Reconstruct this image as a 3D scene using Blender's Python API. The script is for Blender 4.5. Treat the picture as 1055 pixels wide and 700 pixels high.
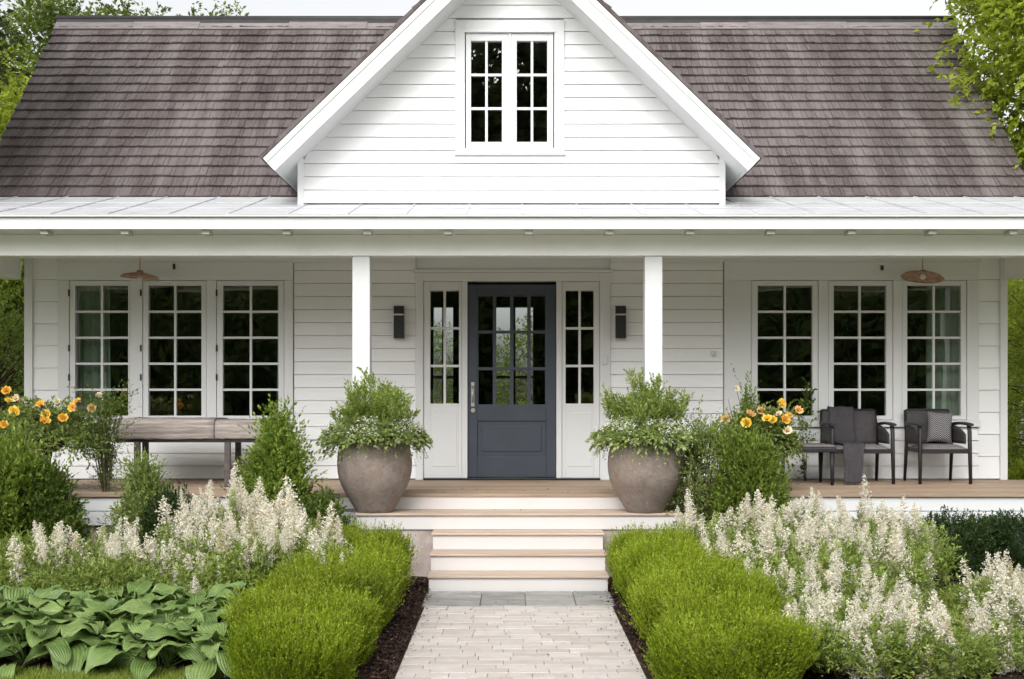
import bpy, bmesh, math, random
import numpy as np
from mathutils import Vector, Matrix, Euler

for _o in list(bpy.data.objects):
    bpy.data.objects.remove(_o)
C = bpy.context.scene.collection
SC = bpy.context.scene
R = math.radians

# ------------------------------------------------------------------ camera
cam_d = bpy.data.cameras.new('camera')
cam_d.sensor_fit = 'HORIZONTAL'
cam_d.sensor_width = 36.0
cam_d.lens = 36.0 * 1300 / 1055
cam_d.shift_y = 59 / 1055
cam_d.clip_start = 0.1
cam_d.clip_end = 2000
cam = bpy.data.objects.new('camera', cam_d)
C.objects.link(cam)
cam.location = (0, 0, 1.64)
cam.rotation_euler = (R(90), 0, 0)
SC.camera = cam

# ------------------------------------------------------------------ light
SUN_EL, SUN_AZ = 40, 195           # azimuth, clockwise from +Y (behind the camera, a little to the left)
w = bpy.data.worlds.new('World')
SC.world = w
w.use_nodes = True
nt = w.node_tree
bg = nt.nodes['Background']
sky = nt.nodes.new('ShaderNodeTexSky')
sky.sky_type = 'NISHITA'
sky.sun_disc = False
sky.sun_elevation = R(SUN_EL)
sky.sun_rotation = R(SUN_AZ)
sky.air_density = 1.0
sky.dust_density = 5.0
sky.ozone_density = 1.0
hsv = nt.nodes.new('ShaderNodeHueSaturation')
hsv.inputs['Saturation'].default_value = 0.08      # overcast: the cloud layer greys the sky
hsv.inputs['Value'].default_value = 1.0
nt.links.new(sky.outputs['Color'], hsv.inputs['Color'])
nt.links.new(hsv.outputs['Color'], bg.inputs['Color'])
bg.inputs['Strength'].default_value = 0.15
sun_d = bpy.data.lights.new('sun', 'SUN')
sun_d.energy = 0.58
sun_d.angle = R(105)
sun_d.color = (1.0, 0.985, 0.96)
sun = bpy.data.objects.new('sun', sun_d)
C.objects.link(sun)
sun_dir = Vector((math.sin(R(SUN_AZ)) * math.cos(R(SUN_EL)), math.cos(R(SUN_AZ)) * math.cos(R(SUN_EL)), math.sin(R(SUN_EL))))
sun.rotation_euler = sun_dir.to_track_quat('Z', 'Y').to_euler()
SC.view_settings.view_transform = 'Standard'
SC.view_settings.look = 'None'
SC.view_settings.exposure = 0.82
SC.view_settings.gamma = 1.0
SC.view_settings.use_curve_mapping = False
SC.render.engine = 'CYCLES'
SC.cycles.use_denoising = True
SC.cycles.max_bounces = 8
SC.cycles.diffuse_bounces = 4
SC.cycles.transparent_max_bounces = 12
SC.cycles.sample_clamp_indirect = 6
SC.cycles.use_adaptive_sampling = True
SC.cycles.adaptive_threshold = 0.015

# ------------------------------------------------------------------ helpers
def X(px, Y): return (px - 527.5) * Y / 1300.0
def Z(py, Y): return 1.64 - (py - 409.0) * Y / 1300.0

def tag(o, label=None, cat=None, group=None, kind=None):
    if label: o['label'] = label
    if cat: o['category'] = cat
    if group: o['group'] = group
    if kind: o['kind'] = kind
    return o

def link(name, me, parent=None, loc=None, mat=None):
    o = bpy.data.objects.new(name, me)
    C.objects.link(o)
    if parent is not None: o.parent = parent
    if loc is not None: o.location = loc
    if mat is not None and me is not None and not me.materials: me.materials.append(mat)
    return o

def empty(name, loc=(0, 0, 0), rz=0.0, label=None, cat=None, group=None, kind=None):
    o = bpy.data.objects.new(name, None)
    o.empty_display_size = 0.1
    C.objects.link(o)
    o.location = loc
    o.rotation_euler = (0, 0, rz)
    return tag(o, label, cat, group, kind)

def copy_tree(o, parent=None):
    c = o.copy()
    C.objects.link(c)
    if parent is not None: c.parent = parent
    for ch in [k for k in o.children]:
        copy_tree(ch, c)
    return c

class MB:
    """collects faces; build() links them as one mesh object"""
    def __init__(self): self.v, self.f, self.r, self.s = [], [], [], []
    def face(self, pts, r=0.5, smooth=False):
        n = len(self.v)
        self.v += [tuple(p) for p in pts]
        self.f.append(list(range(n, n + len(pts)))); self.r.append(r); self.s.append(smooth)
    def box(self, x0, x1, y0, y1, z0, z1, r=0.5, M=None):
        p = [Vector(c) for c in ((x0,y0,z0),(x1,y0,z0),(x1,y1,z0),(x0,y1,z0),(x0,y0,z1),(x1,y0,z1),(x1,y1,z1),(x0,y1,z1))]
        if M is not None: p = [M @ q for q in p]
        n = len(self.v)
        self.v += [tuple(q) for q in p]
        for f in ((0,3,2,1),(4,5,6,7),(0,1,5,4),(1,2,6,5),(2,3,7,6),(3,0,4,7)):
            self.f.append([n + i for i in f]); self.r.append(r); self.s.append(False)
    def tube(self, pts, rad, n=6, r=0.5, cap=True):
        pts = [Vector(p) for p in pts]
        if not hasattr(rad, '__len__'): rad = [rad] * len(pts)
        base = len(self.v)
        for i, p in enumerate(pts):
            d = (pts[min(i + 1, len(pts) - 1)] - pts[max(i - 1, 0)]).normalized()
            a = d.cross(Vector((0, 0, 1)))
            if a.length < 1e-3: a = Vector((1, 0, 0))
            a.normalize(); b = d.cross(a)
            for k in range(n):
                t = 2 * math.pi * k / n
                self.v.append(tuple(p + (a * math.cos(t) + b * math.sin(t)) * rad[i]))
        for i in range(len(pts) - 1):
            for k in range(n):
                a0 = base + i * n + k; a1 = base + i * n + (k + 1) % n
                self.f.append([a0, a1, a1 + n, a0 + n]); self.r.append(r); self.s.append(True)
        if cap:
            self.f.append([base + k for k in range(n)][::-1]); self.r.append(r); self.s.append(False)
            e = base + (len(pts) - 1) * n
            self.f.append([e + k for k in range(n)]); self.r.append(r); self.s.append(False)
    def lathe(self, prof, n=48, c=(0, 0, 0), r=0.5):
        base = len(self.v)
        for (rr, z) in prof:
            for k in range(n):
                t = 2 * math.pi * k / n
                self.v.append((c[0] + rr * math.cos(t), c[1] + rr * math.sin(t), c[2] + z))
        for i in range(len(prof) - 1):
            for k in range(n):
                a0 = base + i * n + k; a1 = base + i * n + (k + 1) % n
                self.f.append([a0, a1, a1 + n, a0 + n]); self.r.append(r); self.s.append(True)
    def grid(self, fn, nu, nv, r=0.5, smooth=True, rf=None):
        base = len(self.v)
        for i in range(nu + 1):
            for j in range(nv + 1):
                self.v.append(tuple(fn(i / nu, j / nv)))
        for i in range(nu):
            for j in range(nv):
                a = base + i * (nv + 1) + j
                self.f.append([a, a + nv + 1, a + nv + 2, a + 1]); self.r.append(rf(i / nu, (j + .5) / nv) if rf else r); self.s.append(smooth)
    def mesh(self, name):
        me = bpy.data.meshes.new(name)
        me.from_pydata(self.v, [], self.f)
        me.polygons.foreach_set('use_smooth', self.s)
        at = me.attributes.new('rnd', 'FLOAT', 'FACE')
        at.data.foreach_set('value', self.r)
        me.update()
        return me
    def build(self, name, mat=None, parent=None, bevel=0, loc=None, solid=0):
        o = link(name, self.mesh(name), parent, loc, mat)
        if solid:
            m = o.modifiers.new('solid', 'SOLIDIFY'); m.thickness = solid; m.offset = 0
        if bevel:
            m = o.modifiers.new('bevel', 'BEVEL'); m.width = bevel; m.segments = 2
            m.limit_method = 'ANGLE'; m.angle_limit = R(50)
        return o

def np_mesh(name, V, quads, rnd, smooth=False):
    me = bpy.data.meshes.new(name)
    V = np.asarray(V, dtype=np.float32); quads = np.asarray(quads, dtype=np.int32)
    n, m = len(V), len(quads)
    me.vertices.add(n); me.vertices.foreach_set('co', V.ravel())
    me.loops.add(m * 4); me.loops.foreach_set('vertex_index', quads.ravel())
    me.polygons.add(m)
    me.polygons.foreach_set('loop_start', np.arange(0, m * 4, 4, dtype=np.int32))
    at = me.attributes.new('rnd', 'FLOAT', 'FACE')
    at.data.foreach_set('value', np.asarray(rnd, dtype=np.float32))
    me.update(calc_edges=True)
    me.validate()
    return me

def unit(a): return a / np.maximum(np.linalg.norm(a, axis=-1, keepdims=True), 1e-9)

class Leaves:
    """collects leaf-sized faces (numpy); optional tubes and solid cores come in as quads"""
    def __init__(self, seed): self.g = np.random.default_rng(seed); self.V, self.Q, self.R_, self.n = [], [], [], 0
    def add(self, pos, d, L, W, rnd=None, fold=0.25, up=None, curl=0.0, wide=0.45):
        g = self.g; N = len(pos)
        d = unit(d)
        ref = g.normal(size=(N, 3)) * 0.5 + (np.array([0, 0, 1.0]) if up is None else up)
        s = unit(np.cross(d, ref)); nr = unit(np.cross(s, d))
        L = np.broadcast_to(np.asarray(L, dtype=float), (N,))[:, None]; W = np.broadcast_to(np.asarray(W, dtype=float), (N,))[:, None]
        tip = pos + d * L - nr * L * curl
        mid = pos + d * L * wide + nr * W * fold
        V = np.stack([pos, mid + s * W / 2, tip, mid - s * W / 2], axis=1).reshape(-1, 3)
        q = np.arange(N * 4).reshape(N, 4) + self.n
        self.V.append(V); self.Q.append(q); self.n += len(V)
        self.R_.append(g.random(N) if rnd is None else np.broadcast_to(rnd, (N,)))
    def sprigs(self, P, D, length, k, L, W, spread=0.9, clump=0.5, fold=0.25, bend=0.0, patch=None):
        g = self.g; S = len(P); D = unit(D)
        length = np.broadcast_to(np.asarray(length, dtype=float), (S,))
        t = np.tile(np.linspace(0.05, 1, k), (S, 1)) + g.normal(size=(S, k)) * 0.04
        pos = P[:, None, :] + D[:, None, :] * (t * length[:, None])[..., None]
        pos[..., 2] -= bend * (t ** 2) * length[:, None]
        rad = g.normal(size=(S, k, 3)); rad -= (rad * D[:, None, :]).sum(-1, keepdims=True) * D[:, None, :]
        d = unit(D[:, None, :] * (0.55 + 0.5 * t[..., None]) + unit(rad) * spread * (1.15 - 0.6 * t[..., None]))
        d[..., 2] -= bend * t
        c = g.random((S, 1)) if patch is None else np.clip(0.5 + 0.38 * patch[:, None] + 0.6 * (g.random((S, 1)) - 0.5), 0, 1); rn = np.clip(clump * c + (1 - clump) * g.random((S, k)), 0, 1)
        sz = g.uniform(0.7, 1.25, size=(S, k))
        self.add(pos.reshape(-1, 3), d.reshape(-1, 3), (L * sz).ravel(), (W * sz).ravel(), rn.ravel(), fold)
    def quads(self, V, Q, r):
        V = np.asarray(V, dtype=float); Q = np.asarray(Q)
        self.V.append(V); self.Q.append(Q + self.n); self.n += len(V); self.R_.append(np.full(len(Q), r))
    def mesh(self, name): return np_mesh(name, np.concatenate(self.V), np.concatenate(self.Q), np.concatenate(self.R_))

# ------------------------------------------------------------------ materials
def new_mat(name):
    m = bpy.data.materials.new(name); m.use_nodes = True
    n = m.node_tree.nodes; l = m.node_tree.links
    return m, n, l, n['Principled BSDF']

def mixc(n, l, fac, a, b, blend='MIX'):
    x = n.new('ShaderNodeMix'); x.data_type = 'RGBA'; x.blend_type = blend
    for s, v in ((x.inputs[0], fac), (x.inputs[6], a), (x.inputs[7], b)):
        if hasattr(v, 'is_linked') or hasattr(v, 'node'): l.new(v, s)
        elif isinstance(v, (int, float)): s.default_value = v
        else: s.default_value = (*v, 1) if len(v) == 3 else v
    return x.outputs[2]

def noise(n, l, scale=5, detail=4, rough=0.6, stretch=None, coord='Object'):
    tc = n.new('ShaderNodeTexCoord'); t = n.new('ShaderNodeTexNoise')
    t.inputs['Scale'].default_value = scale; t.inputs['Detail'].default_value = detail; t.inputs['Roughness'].default_value = rough
    if stretch:
        mp = n.new('ShaderNodeMapping'); mp.inputs['Scale'].default_value = stretch
        l.new(tc.outputs[coord], mp.inputs[0]); l.new(mp.outputs[0], t.inputs[0])
    else: l.new(tc.outputs[coord], t.inputs[0])
    return t.outputs[0]

def ramp(n, l, src, stops):
    r = n.new('ShaderNodeValToRGB'); e = r.color_ramp.elements
    while len(e) < len(stops): e.new(0.5)
    for i, (p, c) in enumerate(stops):
        e[i].position = p; e[i].color = (*c, 1) if len(c) == 3 else c
    l.new(src, r.inputs[0])
    return r.outputs[0]

def bump(n, l, b, src, strength=0.3, dist=0.01):
    x = n.new('ShaderNodeBump'); x.inputs['Strength'].default_value = strength; x.inputs['Distance'].default_value = dist
    l.new(src, x.inputs['Height']); l.new(x.outputs[0], b.inputs['Normal'])

def surf(name, c1, c2, scale=6, rough=0.6, bmp=0.2, bdist=0.004, stretch=None, spec=0.4, fine=60, rndmix=0.0, metallic=0.0):
    m, n, l, b = new_mat(name)
    s = noise(n, l, scale, 6, 0.65, stretch)
    col = ramp(n, l, s, [(0.33, c1), (0.67, c2)])
    if rndmix:
        at = n.new('ShaderNodeAttribute'); at.attribute_name = 'rnd'
        rr = ramp(n, l, at.outputs['Fac'], [(0, (1 - rndmix,) * 3), (1, (1 + rndmix,) * 3)])
        col = mixc(n, l, 1.0, col, rr, 'MULTIPLY')
    l.new(col, b.inputs['Base Color'])
    b.inputs['Roughness'].default_value = rough
    b.inputs['Specular IOR Level'].default_value = spec
    b.inputs['Metallic'].default_value = metallic
    if bmp:
        f = noise(n, l, fine, 5, 0.6, stretch)
        bump(n, l, b, f, bmp, bdist)
    return m

def leaf_mat(name, stops, trans=0.35, rough=0.5, spec=0.3, objvar=0.12):
    m, n, l, b = new_mat(name)
    at = n.new('ShaderNodeAttribute'); at.attribute_name = 'rnd'
    col = ramp(n, l, at.outputs['Fac'], stops)
    oi = n.new('ShaderNodeObjectInfo')
    hv = n.new('ShaderNodeHueSaturation')
    mr = n.new('ShaderNodeMapRange'); mr.inputs[3].default_value = 1 - objvar; mr.inputs[4].default_value = 1 + objvar
    l.new(oi.outputs['Random'], mr.inputs[0]); l.new(mr.outputs[0], hv.inputs['Value']); l.new(col, hv.inputs['Color'])
    l.new(hv.outputs[0], b.inputs['Base Color'])
    b.inputs['Roughness'].default_value = rough; b.inputs['Specular IOR Level'].default_value = spec
    if trans:
        t = n.new('ShaderNodeBsdfTranslucent'); l.new(hv.outputs[0], t.inputs['Color'])
        mx = n.new('ShaderNodeMixShader'); mx.inputs[0].default_value = trans
        l.new(b.outputs[0], mx.inputs[1]); l.new(t.outputs[0], mx.inputs[2]); l.new(mx.outputs[0], n['Material Output'].inputs[0])
    return m

def white_paint(name, base=(0.80, 0.80, 0.785), dirt=(0.66, 0.64, 0.58), amt=0.35, rough=0.45):
    m, n, l, b = new_mat(name)
    s = noise(n, l, 2.2, 8, 0.7)
    streak = noise(n, l, 3.0, 6, 0.7, (6, 6, 0.6))
    f = ramp(n, l, s, [(0.5, (0, 0, 0)), (0.8, (amt,) * 3)])
    f2 = ramp(n, l, streak, [(0.58, (0, 0, 0)), (0.8, (amt * 0.7,) * 3)])
    col = mixc(n, l, f, base, dirt); col = mixc(n, l, f2, col, dirt)
    at = n.new('ShaderNodeAttribute'); at.attribute_name = 'rnd'
    rr = ramp(n, l, at.outputs['Fac'], [(0, (0.945,) * 3), (1, (1.0,) * 3)])
    col = mixc(n, l, 1.0, col, rr, 'MULTIPLY')
    l.new(col, b.inputs['Base Color']); b.inputs['Roughness'].default_value = rough; b.inputs['Specular IOR Level'].default_value = 0.4
    bump(n, l, b, noise(n, l, 45, 5, 0.6, (0.4, 1, 4)), 0.12, 0.003)
    return m

def roof_mat():
    m, n, l, b = new_mat('wood_shakes')
    at = n.new('ShaderNodeAttribute'); at.attribute_name = 'rnd'
    c = ramp(n, l, at.outputs['Fac'], [(0, (0.088, 0.070, 0.067)), (0.5, (0.100, 0.081, 0.078)), (0.9, (0.110, 0.091, 0.088)), (1, (0.130, 0.110, 0.107))])
    grain = noise(n, l, 34, 8, 0.8, (3, 0.9, 0.9))
    gr = ramp(n, l, grain, [(0.35, (0.42,) * 3), (0.65, (1.5,) * 3)])
    c = mixc(n, l, 1.0, c, gr, 'MULTIPLY')
    wash = noise(n, l, 1.3, 5, 0.6, (2.2, 0.35, 0.35))           # bleached runs down the slope
    wf = ramp(n, l, wash, [(0.44, (0, 0, 0)), (0.66, (0.65,) * 3)])
    c = mixc(n, l, wf, c, (0.205, 0.183, 0.177))
    speck = noise(n, l, 75, 3, 0.7)
    sf = ramp(n, l, speck, [(0.58, (0, 0, 0)), (0.70, (0.5,) * 3)])
    c = mixc(n, l, sf, c, (0.27, 0.245, 0.24))
    dk = noise(n, l, 0.9, 4, 0.6, (1.2, 0.4, 0.4))
    df = ramp(n, l, dk, [(0.56, (1,) * 3), (0.70, (0.6,) * 3)])
    c = mixc(n, l, 1.0, c, df, 'MULTIPLY')
    l.new(c, b.inputs['Base Color']); b.inputs['Roughness'].default_value = 0.8; b.inputs['Specular IOR Level'].default_value = 0.25
    bump(n, l, b, grain, 0.6, 0.008)
    return m

def glass_mat(name='window_glass', extra=0.05):
    m, n, l, b = new_mat(name)
    n.remove(b)
    tr = n.new('ShaderNodeBsdfTransparent'); tr.inputs[0].default_value = (0.86, 0.90, 0.87, 1)
    gl = n.new('ShaderNodeBsdfGlossy'); gl.inputs['Roughness'].default_value = 0.0; gl.inputs[0].default_value = (0.95, 0.97, 0.95, 1)
    wv = noise(n, l, 1.7, 1, 0.5)
    bp = n.new('ShaderNodeBump'); bp.inputs['Strength'].default_value = 0.05; bp.inputs['Distance'].default_value = 0.05
    l.new(wv, bp.inputs['Height']); l.new(bp.outputs[0], gl.inputs['Normal'])
    fr = n.new('ShaderNodeFresnel'); fr.inputs[0].default_value = 1.5
    ad = n.new('ShaderNodeMath'); ad.operation = 'ADD'; ad.use_clamp = True; ad.inputs[1].default_value = extra
    l.new(fr.outputs[0], ad.inputs[0])
    mx = n.new('ShaderNodeMixShader')
    l.new(ad.outputs[0], mx.inputs[0]); l.new(tr.outputs[0], mx.inputs[1]); l.new(gl.outputs[0], mx.inputs[2])
    l.new(mx.outputs[0], n['Material Output'].inputs[0])
    return m

def paver_mat():
    m, n, l, b = new_mat('cream_pavers')
    at = n.new('ShaderNodeAttribute'); at.attribute_name = 'rnd'
    c = ramp(n, l, at.outputs['Fac'], [(0, (0.455, 0.405, 0.372)), (0.5, (0.50, 0.455, 0.423)), (1, (0.545, 0.503, 0.475))])
    s = noise(n, l, 9, 8, 0.7)
    c = mixc(n, l, 1.0, c, ramp(n, l, s, [(0.3, (0.88, 0.87, 0.86)), (0.7, (1.05,) * 3)]), 'MULTIPLY')
    d = noise(n, l, 38, 3, 0.6)
    c = mixc(n, l, ramp(n, l, d, [(0.70, (0, 0, 0)), (0.76, (0.6,) * 3)]), c, (0.16, 0.13, 0.10))
    l.new(c, b.inputs['Base Color']); b.inputs['Roughness'].default_value = 0.8; b.inputs['Specular IOR Level'].default_value = 0.25
    bump(n, l, b, noise(n, l, 70, 6, 0.7), 0.35, 0.004)
    return m

def weave_mat(name, c1, c2, scale, rough=0.75):
    m, n, l, b = new_mat(name)
    tc = n.new('ShaderNodeTexCoord'); ck = n.new('ShaderNodeTexChecker'); ck.inputs['Scale'].default_value = scale
    l.new(tc.outputs['Object'], ck.inputs[0])
    ck.inputs[1].default_value = (*c1, 1); ck.inputs[2].default_value = (*c2, 1)
    s = noise(n, l, 15, 5, 0.7)
    c = mixc(n, l, 1.0, ck.outputs[0], ramp(n, l, s, [(0.3, (0.8,) * 3), (0.7, (1.15,) * 3)]), 'MULTIPLY')
    l.new(c, b.inputs['Base Color']); b.inputs['Roughness'].default_value = rough; b.inputs['Specular IOR Level'].default_value = 0.2
    bump(n, l, b, ck.outputs[1], 0.4, 0.003)
    return m

def chevron_mat():
    m, n, l, b = new_mat('zigzag_fabric')
    tc = n.new('ShaderNodeTexCoord'); sp = n.new('ShaderNodeSeparateXYZ'); l.new(tc.outputs['Object'], sp.inputs[0])
    def mth(op, a, bb=None):
        x = n.new('ShaderNodeMath'); x.operation = op
        for i, v in enumerate((a, bb)):
            if v is None: continue
            if isinstance(v, (int, float)): x.inputs[i].default_value = v
            else: l.new(v, x.inputs[i])
        return x.outputs[0]
    zig = mth('PINGPONG', sp.outputs[0], 0.045)
    v = mth('ADD', mth('MULTIPLY', zig, 1.0), sp.outputs[2])
    st = mth('GREATER_THAN', mth('PINGPONG', mth('ADD', v, 5.0), 0.011), 0.0066)
    c = mixc(n, l, st, (0.030, 0.028, 0.032), (0.33, 0.32, 0.32))
    l.new(c, b.inputs['Base Color']); b.inputs['Roughness'].default_value = 0.85
    return m

def plain(name, c, rough=0.5, metallic=0.0, spec=0.4):
    m, n, l, b = new_mat(name)
    s = noise(n, l, 14, 6, 0.7)
    l.new(ramp(n, l, s, [(0.3, tuple(k * 0.85 for k in c)), (0.7, tuple(min(1, k * 1.12) for k in c))]), b.inputs['Base Color'])
    b.inputs['Roughness'].default_value = rough; b.inputs['Metallic'].default_value = metallic; b.inputs['Specular IOR Level'].default_value = spec
    return m

M = dict(
    siding=white_paint('white_siding', (0.76, 0.768, 0.77), amt=0.22),
    trim=white_paint('white_trim', (0.66, 0.668, 0.672), amt=0.15, rough=0.4),
    tail=white_paint('rafter_tail_paint', (0.50, 0.50, 0.46), (0.4, 0.4, 0.35), amt=0.3),
    beam=white_paint('beam_paint', (0.84, 0.85, 0.82), (0.6, 0.6, 0.52), amt=0.25, rough=0.45),
    riser=white_paint('riser_paint', (0.60, 0.577, 0.565), (0.60, 0.53, 0.46), amt=0.65),
    metalroof=white_paint('white_metal_roof', (0.56, 0.565, 0.58), (0.32, 0.32, 0.33), amt=0.8, rough=0.4),
    shakes=roof_mat(),
    dark=surf('dark_ridge_metal', (0.018, 0.016, 0.017), (0.035, 0.031, 0.032), rough=0.55),
    under=plain('roof_underlay', (0.03, 0.025, 0.023), 0.9),
    glass=glass_mat(extra=0.13),
    doorpaint=surf('slate_blue_paint', (0.038, 0.047, 0.063), (0.048, 0.059, 0.077), 3, 0.42, 0.08, 0.002, spec=0.45),
    steel=plain('brushed_nickel', (0.55, 0.53, 0.50), 0.35, 1.0),
    black=plain('black_metal', (0.012, 0.012, 0.013), 0.4),
    charcoal=surf('charcoal_frame', (0.012, 0.011, 0.012), (0.021, 0.019, 0.020), 20, 0.5, 0.1),
    deck=surf('weathered_deck_wood', (0.27, 0.19, 0.135), (0.40, 0.30, 0.215), 3, 0.65, 0.4, 0.004, (0.5, 7, 7), 0.3, 30, 0.16),
    tread=surf('tread_wood', (0.36, 0.27, 0.205), (0.51, 0.41, 0.325), 3, 0.6, 0.3, 0.003, (0.6, 7, 7), 0.3, 30, 0.1),
    oldwood=surf('old_grey_wood', (0.20, 0.165, 0.148), (0.46, 0.41, 0.375), 5, 0.75, 1.0, 0.012, (0.35, 7, 7), 0.25, 26, 0.1),
    stone=surf('pink_grey_stone', (0.30, 0.245, 0.215), (0.46, 0.40, 0.36), 7, 0.85, 0.6, 0.01, None, 0.2, 30),
    bluestone=surf('grey_step_stone', (0.21, 0.205, 0.195), (0.35, 0.34, 0.325), 5, 0.7, 0.4, 0.005, (1, 2, 1), 0.3, 30, 0.15),
    pavers=paver_mat(),
    joint=surf('path_joint_sand', (0.32, 0.275, 0.24), (0.46, 0.41, 0.37), 20, 0.9),
    soil=surf('bark_mulch', (0.020, 0.012, 0.010), (0.065, 0.040, 0.033), 30, 0.95, 1.0, 0.02, None, 0.1, 60),
    chips=leaf_mat('bark_chips', [(0, (0.020, 0.011, 0.009)), (0.6, (0.060, 0.034, 0.028)), (1, (0.13, 0.085, 0.07))], 0, 0.9, 0.1),
    lawn=surf('lawn_turf', (0.08, 0.115, 0.016), (0.14, 0.19, 0.03), 12, 0.9, 0.8, 0.02, None, 0.1, 90),
    clay=None,
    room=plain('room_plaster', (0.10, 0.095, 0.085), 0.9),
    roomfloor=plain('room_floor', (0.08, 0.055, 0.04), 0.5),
    curtain=surf('green_grey_curtain', (0.26, 0.33, 0.26), (0.34, 0.42, 0.33), 5, 0.9, 0.1),
    fabric=weave_mat('grey_fabric', (0.060, 0.054, 0.057), (0.085, 0.077, 0.080), 260),
    seat=weave_mat('grey_seat_fabric', (0.15, 0.138, 0.138), (0.20, 0.186, 0.183), 240),
    throw=weave_mat('charcoal_throw', (0.050, 0.046, 0.050), (0.070, 0.065, 0.069), 320),
    zig=chevron_mat(),
    copper=surf('weathered_copper', (0.34, 0.17, 0.115), (0.56, 0.40, 0.31), 14, 0.5, 0.2, 0.002, metallic=0.35),
    pink=plain('pink_clay', (0.50, 0.27, 0.21), 0.8),
    bark=surf('tree_bark', (0.07, 0.05, 0.036), (0.15, 0.115, 0.085), 14, 0.9, 0.9, 0.02, (3, 3, 0.6), 0.1, 20),
    stem=plain('green_stem', (0.075, 0.095, 0.03), 0.7),
    twig=plain('brown_twig', (0.10, 0.075, 0.05), 0.85),
    box=leaf_mat('box_leaf', [(0, (0.095, 0.145, 0.010)), (0.45, (0.220, 0.300, 0.016)), (0.93, (0.35, 0.43, 0.035)), (0.96, (0.30, 0.22, 0.08)), (1, (0.34, 0.27, 0.11))], 0.35),
    boxdark=leaf_mat('dark_box_leaf', [(0, (0.018, 0.036, 0.010)), (0.6, (0.036, 0.066, 0.016)), (1, (0.065, 0.10, 0.025))], 0.25),
    cone=leaf_mat('conifer_green', [(0, (0.10, 0.155, 0.02)), (0.5, (0.19, 0.27, 0.038)), (1, (0.30, 0.38, 0.075))], 0.35),
    shrubdark=leaf_mat('deep_shrub_green', [(0, (0.06, 0.10, 0.017)), (0.6, (0.12, 0.18, 0.03)), (1, (0.20, 0.27, 0.06))], 0.3),
    soft=leaf_mat('soft_shrub_green', [(0, (0.13, 0.18, 0.04)), (0.5, (0.24, 0.31, 0.08)), (1, (0.36, 0.43, 0.14))], 0.4),
    fern=leaf_mat('fresh_leaf', [(0, (0.13, 0.19, 0.03)), (0.5, (0.26, 0.34, 0.07)), (1, (0.40, 0.47, 0.16))], 0.4),
    trail=leaf_mat('trailing_leaf', [(0, (0.16, 0.22, 0.06)), (0.55, (0.29, 0.37, 0.11)), (1, (0.46, 0.51, 0.26))], 0.4),
    cream=leaf_mat('cream_floret', [(0, (0.74, 0.68, 0.52)), (0.4, (0.86, 0.81, 0.69)), (1, (0.90, 0.88, 0.81))], 0.45, 0.7, 0.1, 0.05),
    spent=leaf_mat('spent_floret', [(0, (0.42, 0.36, 0.20)), (0.5, (0.60, 0.56, 0.36)), (1, (0.72, 0.70, 0.50))], 0.4, 0.7, 0.1, 0.1),
    bud=leaf_mat('green_bud', [(0, (0.30, 0.36, 0.12)), (0.5, (0.48, 0.54, 0.25)), (1, (0.66, 0.68, 0.42))], 0.4, 0.7, 0.1, 0.1),
    whitefl=leaf_mat('white_floret', [(0, (0.70, 0.69, 0.60)), (1, (0.88, 0.87, 0.83))], 0.3, 0.7, 0.1, 0.04),
    hosta=None,
    tree1=leaf_mat('bright_tree_leaf', [(0, (0.19, 0.25, 0.02)), (0.5, (0.36, 0.44, 0.045)), (1, (0.52, 0.58, 0.10))], 0.55),
    tree2=leaf_mat('mid_tree_leaf', [(0, (0.08, 0.12, 0.02)), (0.5, (0.16, 0.22, 0.04)), (1, (0.26, 0.33, 0.08))], 0.45),
    tree3=leaf_mat('olive_leaf', [(0, (0.035, 0.050, 0.016)), (0.5, (0.068, 0.088, 0.027)), (1, (0.12, 0.14, 0.05))], 0.35),
    wood_mass=leaf_mat('woodland_leaf', [(0, (0.05, 0.075, 0.022)), (0.6, (0.12, 0.17, 0.045)), (1, (0.24, 0.31, 0.10))], 0.3),
    grass=leaf_mat('grass_blade', [(0, (0.10, 0.15, 0.015)), (0.5, (0.19, 0.26, 0.025)), (1, (0.30, 0.36, 0.06))], 0.35),
)
def rose_mat(name, a, b_): return leaf_mat(name, [(0, a), (1, b_)], 0.3, 0.6, 0.2, 0.08)
ROSE = [rose_mat('yellow_petal', (0.82, 0.52, 0.04), (0.88, 0.70, 0.16)), rose_mat('orange_petal', (0.84, 0.44, 0.04), (0.90, 0.60, 0.13)),
        rose_mat('pale_petal', (0.82, 0.66, 0.38), (0.86, 0.78, 0.58)), rose_mat('apricot_petal', (0.82, 0.46, 0.16), (0.88, 0.62, 0.30))]

def clay_mat():
    m, n, l, b = new_mat('weathered_clay')
    s = noise(n, l, 3.5, 8, 0.7)
    c = ramp(n, l, s, [(0.30, (0.175, 0.135, 0.112)), (0.5, (0.245, 0.202, 0.174)), (0.72, (0.33, 0.29, 0.262))])
    sp = noise(n, l, 34, 6, 0.8)
    c = mixc(n, l, ramp(n, l, sp, [(0.56, (0, 0, 0)), (0.66, (0.8,) * 3)]), c, (0.07, 0.048, 0.036))
    sp2 = noise(n, l, 28, 6, 0.8, (1, 1, 1.3))
    c = mixc(n, l, ramp(n, l, sp2, [(0.56, (0, 0, 0)), (0.68, (0.6,) * 3)]), c, (0.42, 0.37, 0.32))
    ru = noise(n, l, 5, 6, 0.7, (1, 1, 0.8))
    c = mixc(n, l, ramp(n, l, ru, [(0.52, (0, 0, 0)), (0.7, (0.6,) * 3)]), c, (0.235, 0.145, 0.095))
    l.new(c, b.inputs['Base Color']); b.inputs['Roughness'].default_value = 0.82; b.inputs['Specular IOR Level'].default_value = 0.25
    bump(n, l, b, noise(n, l, 55, 8, 0.75), 0.6, 0.006)
    return m
M['clay'] = clay_mat()

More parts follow.
